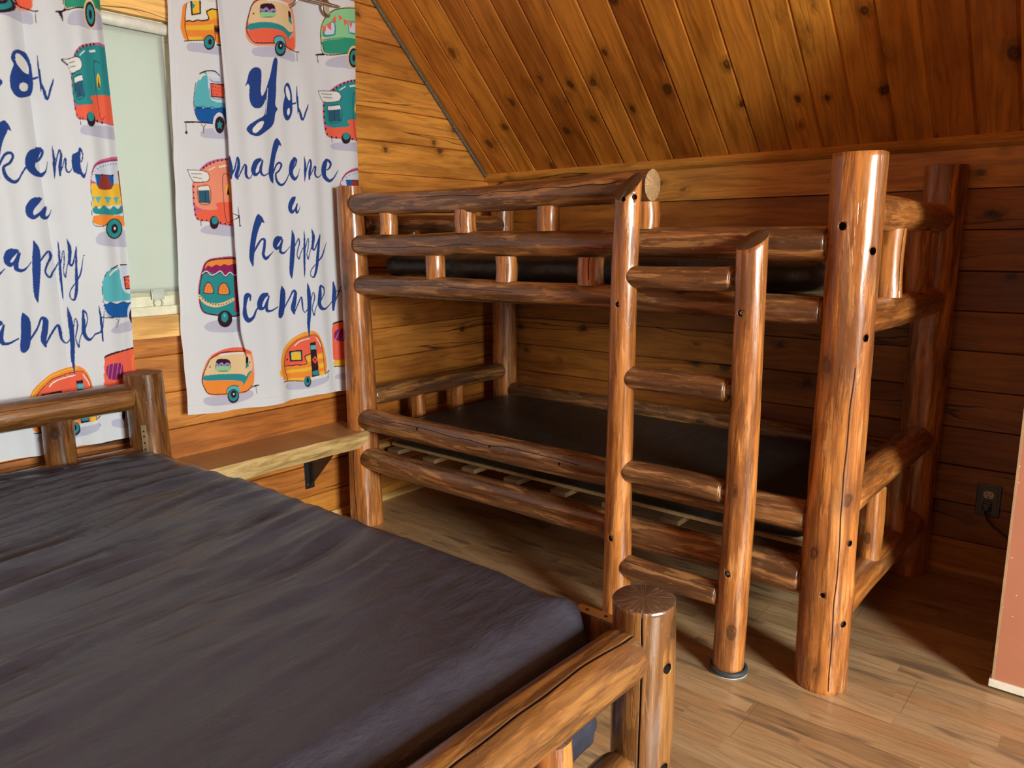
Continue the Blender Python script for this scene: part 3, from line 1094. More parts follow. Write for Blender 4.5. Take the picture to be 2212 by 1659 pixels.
# short spindles
for k, (x, r) in enumerate([(0.406, 0.037), (0.845, 0.0405), (1.236, 0.0400), (1.617, 0.0385)]):
    make_log('spindle', (x, YF, ZR['r2'] + .0395 + .004 * x), (x, YF, ZR['r1'] - .0535), r, r * 1.0, PM, bunk, 30 + k * 1.7, n=30, crack=(0.0, 0.13, -1.3, 0.02, 0.0018, 0.012) if k == 1 else None, rough=0.8)
for k, (x, r) in enumerate([(0.676, 0.0390), (1.041, 0.0405), (1.414, 0.0445)]):
    make_log('spindle', (x, YF, ZR['r3'] + .0395), (x, YF, ZR['r2'] - .0430), r, r, PM, bunk, 40 + k * 1.9, n=30, crack=(0.0, 0.14, -1.15, 0.02, 0.0016, 0.010) if k == 2 else None, rough=0.8)
for k, (y, r, za, zb) in enumerate([(-0.725, 0.040, 1.100, 1.300), (-0.405, 0.038, 1.095, 1.295), (-0.700, 0.036, 0.262, 0.498), (-0.385, 0.037, 0.255, 0.488)]):
    make_log('spindle', (XD + .002, y, za), (XD + .002, y, zb), r, r * 1.02, PM, bunk, 50 + k * 2.3, n=34, rough=1.3, crack=(0.0, 0.25, -0.5, 0.1, 0.0016, 0.010) if k == 0 else None)
for k, y in enumerate((-0.74, -0.47)):
    make_log('spindle', (XA, y, 0.350), (XA, y, 0.560), 0.036, 0.034, PM, bunk, 60 + k * 2.3, n=30)
    make_log('spindle', (XA, y, 1.110), (XA, y, 1.320), 0.036, 0.034, PM, bunk, 66 + k * 2.3, n=30)

# ladder
YL = YF - 0.110
LM = [POST, CAP_DARK]
ladL = make_log('ladder_post', (1.5985, YL, 0), (1.618, YL, 1.432), 0.0455, 0.0395, LM, bunk, 70.7, cuts=(None, (0.30, 1.00)), step=0.015, bow=0.005, n=48)
ladR = make_log('ladder_post', (1.9985, YL, 0.008), (2.008, YL, 1.272), 0.0450, 0.0405, LM, bunk, 74.1, cuts=(None, (0.20, 0.62)), step=0.015, bow=0.006, n=48)
bore(ladL, [((1.6235, YL - .040, 1.393), (0, 1, 0), .0072, .020), ((1.653, YL - .024, 1.398), (-.5, 1, 0), .0072, .020), ((1.6115, YL - .042, 1.083), (0, 1, 0), .0075, .018), ((1.600, YL - .042, 0.330), (0, 1, 0), .0085, .018)])
bore(ladR, [((2.001, YL - .042, 1.078), (0, 1, 0), .0090, .016), ((1.998, YL - .043, 0.322), (0, 1, 0), .0090, .016)])
for lp, p in ((ladL, (1.6115, YL - .026, 1.083)), (ladL, (1.600, YL - .028, 0.330)), (ladR, (2.001, YL - .030, 1.078)), (ladR, (1.998, YL - .031, 0.322))):
    bolt_head(lp, p, (0, -1, 0), 0.0065)
for k, z in enumerate((1.167, 0.8555, 0.5555, 0.2335)):
    rg_ = make_log('ladder_rung', (1.630, YL, z), (1.958, YL, z), 0.034 + .001 * k % 2, 0.036, RM, bunk, 80 + 1.9 * k, n=36, rounded=(0.016, 0.006), crack=(0.0, 0.33, (0, -1, 1.0), 0.4, 0.0011, 0.006) if k == 3 else None)
    V, F = tube_data([(1.600, YL, z), (1.640, YL, z)], 0.016, 14)
    V2, F2 = tube_data([(1.945, YL, z), (1.985, YL, z)], 0.016, 14)
    mesh_obj('tenon', V, F, RAIL, rg_, smooth=True)
    mesh_obj('tenon', V2, F2, RAIL, rg_, smooth=True)
for lp, x in ((ladL, 1.5985), (ladR, 1.9985)):
    V, F = join([lathe_data([(0.001, 0.0035), (0.0545, 0.0035), (0.0558, 0.006), (0.0550, 0.016), (0.0505, 0.018), (0.047, 0.018)], 40)])
    mesh_obj('rubber_foot', V, F, RUBBER, lp, Matrix.Translation((x, YL, 0)), True)
    V, F = lathe_data([(0.001, 0.0008), (0.054, 0.0008), (0.0545, 0.0022), (0.054, 0.0040), (0.001, 0.0040)], 40)
    mesh_obj('glide_pad', V, F, WHITE, lp, Matrix.Translation((x, YL, 0)), True)
bore(postD, [((XD - .012, YF - .066, 1.3050), (0.1, 1, 0), 0.0105, 0.016), ((XD + .058, YF - .037, 1.242), (-1, .7, 0), 0.0100, 0.020), ((XD + .060, YF - .037, 1.02), (-1, .7, 0), 0.0100, 0.020),
             ((XD + .062, YF - .037, 0.455), (-1, .7, 0), 0.0085, 0.018), ((XD + .062, YF - .037, 0.215), (-1, .7, 0), 0.0095, 0.018), ((XD + .004, YF - .072, 0.30), (0, 1, 0), 0.0070, 0.012)])

# plywood decks under the mattresses, carried by cleats
for z in (0.350, 1.101):
    d = box('deck', 0.235, 2.150, -0.965, -0.150, z, z + .014, PLY, bunk, 0.001)
    V, F = join([box_data(0.26 + k * 0.232, 0.26 + k * 0.232 + 0.07, -1.012, -0.13, z - .019, z - .0005, 0.001) for k in range(9)])
    mesh_obj('deck_slats', V, F, SLAT, bunk)
    V, F = join([box_data(0.24, 2.16, -1.050, -1.012, z - .055, z - .020, 0.001), box_data(0.24, 2.16, -0.160, -0.122, z - .055, z - .020, 0.001)])
    mesh_obj('cleat', V, F, RAIL, bunk)


# ------------------------------------------------------------------ mattresses
def soft_box(name, x0, x1, y0, y1, z0, z1, rad, res, mat, disp=None, parent=None, corner=None):
    """rounded slab built from a dense box skin"""
    nx, ny, nz = max(2, int((x1 - x0) / res)), max(2, int((y1 - y0) / res)), max(5, int((z1 - z0) / res))
    idx, V, F = {}, [], []

    def vert(i, j, k):
        key = (i, j, k)
        if key not in idx:
            q = Vector((x0 + (x1 - x0) * i / nx, y0 + (y1 - y0) * j / ny, z0 + (z1 - z0) * k / nz))
            rv = corner or rad
            rr = Vector((rv, rv, min(rad, (z1 - z0) / 2 * .98)))
            c = Vector([min(max(q[a], (x0, y0, z0)[a] + rr[a]), (x1, y1, z1)[a] - rr[a]) for a in range(3)])
            d = Vector([(q[a] - c[a]) / rr[a] for a in range(3)])
            l = d.length
            if l > 1e-6:
                nrm = d / l
                p = c + Vector([nrm[a] * rr[a] for a in range(3)])
            else:
                nrm, p = Vector((0, 0, 1)), q
            if disp:
                p = disp(p, nrm)
            idx[key] = len(V)
            V.append(p)
        return idx[key]

    for i in range(nx):
        for j in range(ny):
            F.append([vert(i, j, nz), vert(i + 1, j, nz), vert(i + 1, j + 1, nz), vert(i, j + 1, nz)])
            F.append([vert(i, j, 0), vert(i, j + 1, 0), vert(i + 1, j + 1, 0), vert(i + 1, j, 0)])
    for i in range(nx):
        for k in range(nz):
            F.append([vert(i, 0, k), vert(i + 1, 0, k), vert(i + 1, 0, k + 1), vert(i, 0, k + 1)])
            F.append([vert(i, ny, k), vert(i, ny, k + 1), vert(i + 1, ny, k + 1), vert(i + 1, ny, k)])
    for j in range(ny):
        for k in range(nz):
            F.append([vert(0, j, k), vert(0, j, k + 1), vert(0, j + 1, k + 1), vert(0, j + 1, k)])
            F.append([vert(nx, j, k), vert(nx, j + 1, k), vert(nx, j + 1, k + 1), vert(nx, j, k + 1)])
    return mesh_obj(name, V, F, mat, parent, smooth=True)


def ridged(v):
    return 1 - abs(noise.noise(v)) * 2.2


def disp_bunk(seed):
    def f(p, n):
        s = 0.5 * noise.noise(Vector((p.x * 3.2 + seed, p.y * 3.2, 0))) + 0.25 * noise.noise(Vector((p.x * 9, p.y * 7 + seed, 1)))
        h = 0.006 * s
        side = 1 - abs(n.z)
        h += side * 0.0060 * ridged(Vector((p.x * 13 + p.z * 7, p.y * 13, p.z * 5 + seed)))
        return p + n * h
    return f


m1 = soft_box('bunk_mattress', 0.262, 2.135, -1.015, -0.145, 0.3685, 0.474, 0.030, 0.018, VINYLB, disp_bunk(2.0), corner=0.085)
m1['label'] = 'thin black vinyl mattress on the lower bunk'
m1['category'] = 'mattress'
m2 = soft_box('bunk_mattress', 0.262, 2.135, -1.015, -0.145, 1.1195, 1.222, 0.034, 0.018, VINYLB, disp_bunk(9.0), corner=0.085)
m2['label'] = 'thin black vinyl mattress on the upper bunk, seen between the guard rails'
m2['category'] = 'mattress'


def smoothstep(a, b, v):
    t = max(0.0, min(1.0, (v - a) / (b - a)))
    return t * t * (3 - 2 * t)


def disp_double(p, n):
    # long folds pulled across the bed, strongest at the head and along the far edge
    if n.z < -0.2:
        return p
    w = 0.10 * noise.noise(Vector((p.x * 1.6, p.y * 1.9, 3))) + 0.16 * (p.y + 2.7) ** 2
    u = p.x + w + 0.10 * (p.y + 2.7)
    f = max(0.0, min(1.0, (1.95 - p.x) / 0.9))
    a = noise.noise(Vector((u * 6.5, p.y * 0.9, 1)))
    b = noise.noise(Vector((u * 13.0, p.y * 1.7, 5)))
    c = noise.noise(Vector((u * 27.0, p.y * 3.6, 8)))
    rb_ = 1 - abs(b) * 2.0
    h = 0.017 * a * f + 0.0180 * rb_ * (0.10 + 0.90 * f) + 0.0055 * (1 - abs(c) * 2) * (0.12 + .88 * f) - 0.008
    h += 0.006 * noise.noise(Vector((p.x * 2.2, p.y * 2.2, 4)))
    g = max(0.0, n.z)
    edge = (0.4 + 0.6 * g) * (1 - 0.75 * math.exp(-((p.y + 2.05) / 0.07) ** 2))
    h *= edge
    # puffy side that hangs over the side rail in the middle of the bed
    far = math.exp(-((p.y + 2.05) / 0.06) ** 2) * smoothstep(0.42, 0.80, p.x) * (1 - 0.75 * smoothstep(1.80, 2.02, p.x)) * smoothstep(0.535, 0.558, p.z)
    # pinched seam corner at the foot beside the post
    dx, dy = p.x - 2.02, p.y + 2.06
    cr = math.exp(-(dx * dx + dy * dy) / (0.030 ** 2)) * smoothstep(0.50, 0.56, p.z)
    q = p + n * h
    if p.z > 0.40:
        q += Vector((0.020, 0.012, 0.005)) * cr
        q.y += 0.036 * far
    # side piping seams
    sd = 1 - abs(n.z)
    if sd > 0.6:
        for zs_ in (0.335,):
            q += n * 0.006 * math.exp(-((p.z - zs_) / 0.008) ** 2)
        q += n * 0.004 * ridged(Vector((p.x * 9, p.y * 9, p.z * 4)))
    # the foot face leans outwards towards its lower edge
    if p.x > 1.9:
        t = max(0.0, min(1.0, (0.575 - p.z) / 0.10))
        q.x += 0.050 * t * min(1.0, (p.x - 1.9) / 0.12)
        q.x -= 0.026 * smoothstep(0.52, 0.574, p.z) * min(1.0, (p.x - 1.9) / 0.12)
    return q


m3 = soft_box('mattress', 0.205, 2.055, -3.400, -2.048, 0.270, 0.574, 0.036, 0.010, VINYL, disp_double, corner=0.045)
m3['label'] = 'wide wrinkled navy vinyl mattress on the double log bed'
m3['category'] = 'mattress'

# ------------------------------------------------------------------ double bed
dbl = thing('double_bed', 'low dark brown log double bed in the foreground, under the wide navy mattress', 'bed', (1.15, -2.72, 0))
BM = [BEDLOG, CAP_DARK]
XH, XFt, YD, YD2 = 0.132, 2.174, -2.015, -3.445
p_h = make_log('post', (XH, YD, 0), (XH, YD, 0.826), 0.068, 0.0625, BM, dbl, 91.3, n=56, step=.015)
p_f = make_log('post', (XFt - .003, YD, 0), (XFt, YD, 0.607), 0.0600, 0.0590, BM, dbl, 93.9, n=72, step=.010, crack=(0.0, 0.607, -1.12, 0.25, 0.0016, 0.010), knob=((0.52, 0.3, 0.004),))
make_log('post', (XH, YD2, 0), (XH, YD2, 0.826), 0.068, 0.0625, BM, dbl, 95.3, n=40)
make_log('post', (XFt, YD2, 0), (XFt, YD2, 0.607), 0.062, 0.0590, BM, dbl, 97.3, n=40)
make_log('rail', (XH + .006, YD - .050, 0.752), (XH + .006, YD2 + .05, 0.748), 0.0470, 0.0500, BM, dbl, 99.1, n=56, rounded=(.02, .02), crack=(0.0, 0.9, (1, 0, .55), .35, .0010, .004))
make_log('rail', (XH + .006, YD - .050, 0.520), (XH + .006, YD2 + .05, 0.520), 0.0440, 0.0450, BM, dbl, 101.1, n=40, rounded=(.02, .02))
fr = make_log('rail', (XFt - .006, YD - .046, 0.5120), (XFt + .004, YD2 + .05, 0.530), 0.0525, 0.0580, BM, dbl, 103.4, n=84, step=.009, rounded=(.035, .02), bow=0.006, crack=(0.0, 1.2, (0.42, 0, 1), 0.55, 0.0020, 0.010), knob=((0.17, 0.9, 0.003), (0.32, 0.4, 0.004)))
make_log('rail', (XFt - .010, YD - .052, 0.2550), (XFt, YD2 + .05, 0.255), 0.0500, 0.0520, BM, dbl, 105.4, n=48, rounded=(.025, .02))
for k, y in enumerate((-2.305, -2.73, -3.10)):
    make_log('spindle', (XH + .004, y, 0.55), (XH + .004, y, 0.712), 0.0475, 0.046, BM, dbl, 107 + 2.2 * k, n=40)
for k, y in enumerate((-2.312, -2.73, -3.10)):
    make_log('spindle', (XFt - .002, y, 0.285), (XFt - .002, y, 0.478), 0.036, 0.036, [POST, CAP_DARK], dbl, 117 + 2.2 * k, n=44, cuts=(None, (0.0, 0.0)))
for y0_, y1_ in ((-2.030, -2.004), (-3.470, -3.424)):
    sr = box('side_rail', XH + .05, XFt - .045, y0_, y1_, 0.40, 0.541, BEDLOG, dbl, 0.005)
    # iron corner bracket near the foot
    if y0_ > -3:
        br = box('bracket', 2.020, 2.118, -2.031, -2.003, 0.5410, 0.5430, BRASS, dbl, 0.0005)
        for x in (2.045, 2.09):
            V, F = lathe_data([(0.0001, 0.0018), (0.003, 0.0014), (0.0045, 0)], 14)
            mesh_obj('screw', V, F, BLACK, br, Matrix.Translation((x, -2.017, 0.5430)))
# brass angle plate screwed on the head post
V, F = join([box_data(-0.0085, 0.0085, -0.0015, 0.0015, -0.052, 0.052, .0005)])
Mp = Matrix.Translation((XH + .0545, YD - .0385, 0.598)) @ Matrix.Rotation(math.radians(52), 4, 'Z')
pl = mesh_obj('angle_plate', V, F, BRASS, dbl, Mp)
for z in (-.035, -.012, .030, .012):
    V, F = lathe_data([(0.0001, 0.0014), (0.0025, 0.0011), (0.0036, 0)], 12)
    mesh_obj('screw', V, F, BLACK, pl, Mp @ Matrix.Translation((0, -0.0015, z)) @ Matrix.Rotation(math.pi / 2, 4, 'X'))
bore(p_f, [((XFt + .058, YD - .008, 0.4865), (-1, .12, 0), 0.0105, 0.022), ((XFt + .058, YD - .008, 0.2753), (-1, .12, 0), 0.0105, 0.022)])
bolt_head(p_f, (XFt + .0380, YD - .0055, 0.4865), (1, -.12, 0), 0.0090)
bolt_head(p_f, (XFt + .0380, YD - .0055, 0.2753), (1, -.12, 0), 0.0090)

# ------------------------------------------------------------------ slab shelf
sh = thing('wall_shelf', 'live-edge wooden slab shelf on the gable wall below the curtain', 'shelf', (0.0, -1.5, 0.42))
ny = 90
V, F, MI = [], [], []
ya, yb = -1.940, -1.062
for j in range(ny + 1):
    t = j / ny
    y = ya + (yb - ya) * t
    n1 = noise.noise(Vector((y * 5, 2, 0)))
    n2 = noise.noise(Vector((y * 17, 6, 0)))
    # the right end is sawn at a slant
    xe = 0.256 + 0.006 * n1 + .003 * n2
    xb = 0.215 + 0.010 * noise.noise(Vector((y * 6, 9, 0)))
    sec = [(0.0, 0.451), (xe * .5, 0.451), (xe - .004, 0.451), (xe, 0.447), (xe - 0.004 + .003 * n2, 0.430), (xe - 0.010 + .006 * n1, 0.405 + .005 * n2), (xb + .008, 0.372 + .007 * n1), (0.12, 0.370), (0.0, 0.370)]
    for (x, z) in sec:
        yy = y - (0.048 * x / 0.256 if t > 0.9 else 0) * (t - .9) / .1 if t > 0.9 else y
        V.append(Vector((x, yy, z)))
ns = 9
for j in range(ny):
    for i in range(ns):
        k = (i + 1) % ns
        F.append([j * ns + i, (j + 1) * ns + i, (j + 1) * ns + k, j * ns + k])
        MI.append(0 if i in (0, 1, 6, 7) else 1)
F.append(list(range(ns)))
MI.append(1)
F.append([ny * ns + i for i in range(ns)][::-1])
MI.append(1)
slab = mesh_obj('slab', V, F, [SLAB_TOP, SLAB_EDGE], sh, midx=MI)
for yb_ in (-1.262, -1.86):
    V, F = join([box_data(0.001, 0.006, yb_ - .024, yb_ + .024, 0.172, 0.3695, .0006), box_data(0.001, 0.200, yb_ - .024, yb_ + .024, 0.3645, 0.3695, .0006)])
    g = [Vector((0.006, yb_ - .002, 0.176)), Vector((0.006, yb_ - .002, 0.365)), Vector((0.196, yb_ - .002, 0.365)), Vector((0.006, yb_ + .002, 0.176)), Vector((0.006, yb_ + .002, 0.365)), Vector((0.196, yb_ + .002, 0.365))]
    gf = [[0, 1, 2], [5, 4, 3], [0, 3, 4, 1], [1, 4, 5, 2], [2, 5, 3, 0]]
    V, F = join([(V, F), (g, gf)])
    bk_ = mesh_obj('bracket', V, F, BLACK, sh)
    bk_['label'] = 'black steel triangular shelf bracket'
    V, F = lathe_data([(0.0001, 0.002), (0.0035, 0.0016), (0.0048, 0)], 14)
    mesh_obj('screw', V, F, BOLT, bk_, Matrix.Translation((0.006, yb_ - .010, 0.192)) @ Matrix.Rotation(math.pi / 2, 4, 'Y'))

# ------------------------------------------------------------------ outlet and cord
ot = thing('wall_outlet', 'black plate with two ivory sockets low on the back wall beside the bunk', 'outlet', (2.465, 0, 0.310))
PX0, PX1, PZ0, PZ1 = 2.4275, 2.5065, 0.248, 0.371
box('cover_plate', PX0, PX1, -0.0065, 0.002, PZ0, PZ1, DARKTRIM, ot, 0.0025)
box('plate_field', PX0 + .010, PX1 - .010, -0.0085, -0.005, PZ0 + .012, PZ1 - .012, DARKTRIM, ot, 0.001)
for zc in (0.331, 0.288):
    V, F, nn = [], [], 28
    for yy in (-0.0105, -0.006):
        for i in range(nn):
            a = 2 * math.pi * i / nn
            V.append(Vector((2.467 + 0.0170 * math.cos(a), yy, zc + max(-0.0135, min(0.0135, 0.0172 * math.sin(a))))))
    F = [[i, (i + 1) % nn, nn + (i + 1) % nn, nn + i] for i in range(nn)] + [list(range(nn))[::-1]]
    so = mesh_obj('socket', V, F, IVORY, ot)
    V, F = join([box_data(2.4595, 2.4615, -0.0108, -0.0100, zc - .001, zc + .008), box_data(2.4725, 2.4745, -0.0108, -0.0100, zc - .001, zc + .007), box_data(2.4648, 2.4692, -0.0108, -0.0100, zc - .0095, zc - .0050, 0.0004)])
    mesh_obj('slots', V, F, HOLE, so)
cd = thing('power_cord', 'black plug and cord hanging from the lower wall socket', 'cord', (2.465, -0.02, 0.285))
V, F = join([box_data(2.452, 2.482, -0.034, -0.0108, 0.274, 0.301, .004), box_data(2.458, 2.476, -0.042, -0.032, 0.278, 0.297, .003)])
mesh_obj('plug', V, F, BLACK, cd)
pts = []
cp = [(2.464, -0.030, 0.280), (2.468, -0.032, 0.255), (2.490, -0.030, 0.225), (2.525, -0.030, 0.198), (2.57, -0.035, 0.165), (2.64, -0.045, 0.10), (2.75, -0.06, 0.02), (2.95, -0.08, 0.005)]
for i in range(len(cp) - 1):
    P = [Vector(cp[max(0, min(len(cp) - 1, i + q))]) for q in (-1, 0, 1, 2)]
    for s in range(8):
        t = s / 8
        pts.append(0.5 * ((2 * P[1]) + (-P[0] + P[2]) * t + (2 * P[0] - 5 * P[1] + 4 * P[2] - P[3]) * t * t + (-P[0] + 3 * P[1] - 3 * P[2] + P[3]) * t ** 3))
V, F = tube_data(pts, 0.0035, 10)
mesh_obj('cable', V, F, BLACK, cd, smooth=True)

# ------------------------------------------------------------------ roller blind
rb = thing('roller_blind', 'pale grey-green roller blind pulled down between the two curtains', 'blind', (0.0, -2.1, 2.03))
V, F = tube_data([(0.012, WY0 + .03, 2.032), (0.012, -1.755, 2.032)], 0.019, 24)
mesh_obj('roller_tube', V, F, simple('white_roller', (0.78, 0.76, 0.68), 0.4), rb, smooth=True)
V, F = tube_data([(0.012, -1.755, 2.032), (0.012, -1.722, 2.032)], 0.008, 12)
mesh_obj('roller_bracket', V, F, CREAM, rb, smooth=True)
V, F = [], []
ys = [WY0 + .05 + (-1.764 - WY0 - .05) * i / 30 for i in range(31)]
zs_ = [1.098 + (2.020 - 1.098) * i / 50 for i in range(51)]
for y in ys:
    for z in zs_:
        V.append(Vector((-0.004 + 0.0015 * noise.noise(Vector((y * 3, z * 2, 0))), y, z)))
for i in range(30):
    for j in range(50):
        F.append([i * 51 + j, (i + 1) * 51 + j, (i + 1) * 51 + j + 1, i * 51 + j + 1])
fb = mesh_obj('blind_fabric', V, F, BLIND, rb, smooth=True)
sm = fb.modifiers.new('thickness', 'SOLIDIFY')
sm.thickness = 0.0006
hb = box('hem_bar', -0.006, 0.002, WY0 + .05, -1.735, 1.082, 1.100, CLEAR, rb, 0.001)
hb['label'] = 'clear plastic hem bar'
V, F = join([box_data(0.002, 0.006, -1.895, -1.848, 1.070, 1.108, 0.001), box_data(0.002, 0.014, -1.893, -1.850, 1.100, 1.106, 0.001), box_data(0.002, 0.012, -1.892, -1.851, 1.072, 1.078, 0.001)])
# ring pull below the clip
rp = [(0.006, -1.8715 + 0.016 * math.cos(a), 1.058 + 0.016 * math.sin(a)) for a in [2 * math.pi * i / 24 for i in range(25)]]
V2, F2 = tube_data(rp, 0.0018, 8)
mesh_obj('pull_clip', *join([(V, F), (V2, F2)]), simple('frosted_clip', (0.56, 0.60, 0.53), 0.25, 0.0, 0.4), rb)

# ------------------------------------------------------------------ printed curtains
PAL = {'n': (0.022, 0.062, 0.285), 't': (0.030, 0.300, 0.335), 'q': (0.115, 0.505, 0.600), 'c': (0.93, 0.150, 0.085), 'o': (0.95, 0.300, 0.050),
       'y': (0.95, 0.560, 0.050), 'p': (0.86, 0.62, 0.36), 'm': (0.30, 0.68, 0.36), 'g': (0.035, 0.345, 0.225), 'd': (0.036, 0.014, 0.026),
       'l': (0.56, 0.56, 0.72), 'w': (0.68, 0.74, 0.90), 'r': (0.30, 0.020, 0.125), 'k': (0.62, 0.140, 0.290), 'b': (0.012, 0.115, 0.430),
       's': (0.93, 0.330, 0.210), 'u': (0.030, 0.120, 0.210), 'W': (0.85, 0.85, 0.86), 'v': (0.42, 0.26, 0.60), 'e': (0.30, 0.050, 0.048)}
CLOTH_WHITE = (0.77, 0.79, 0.86)
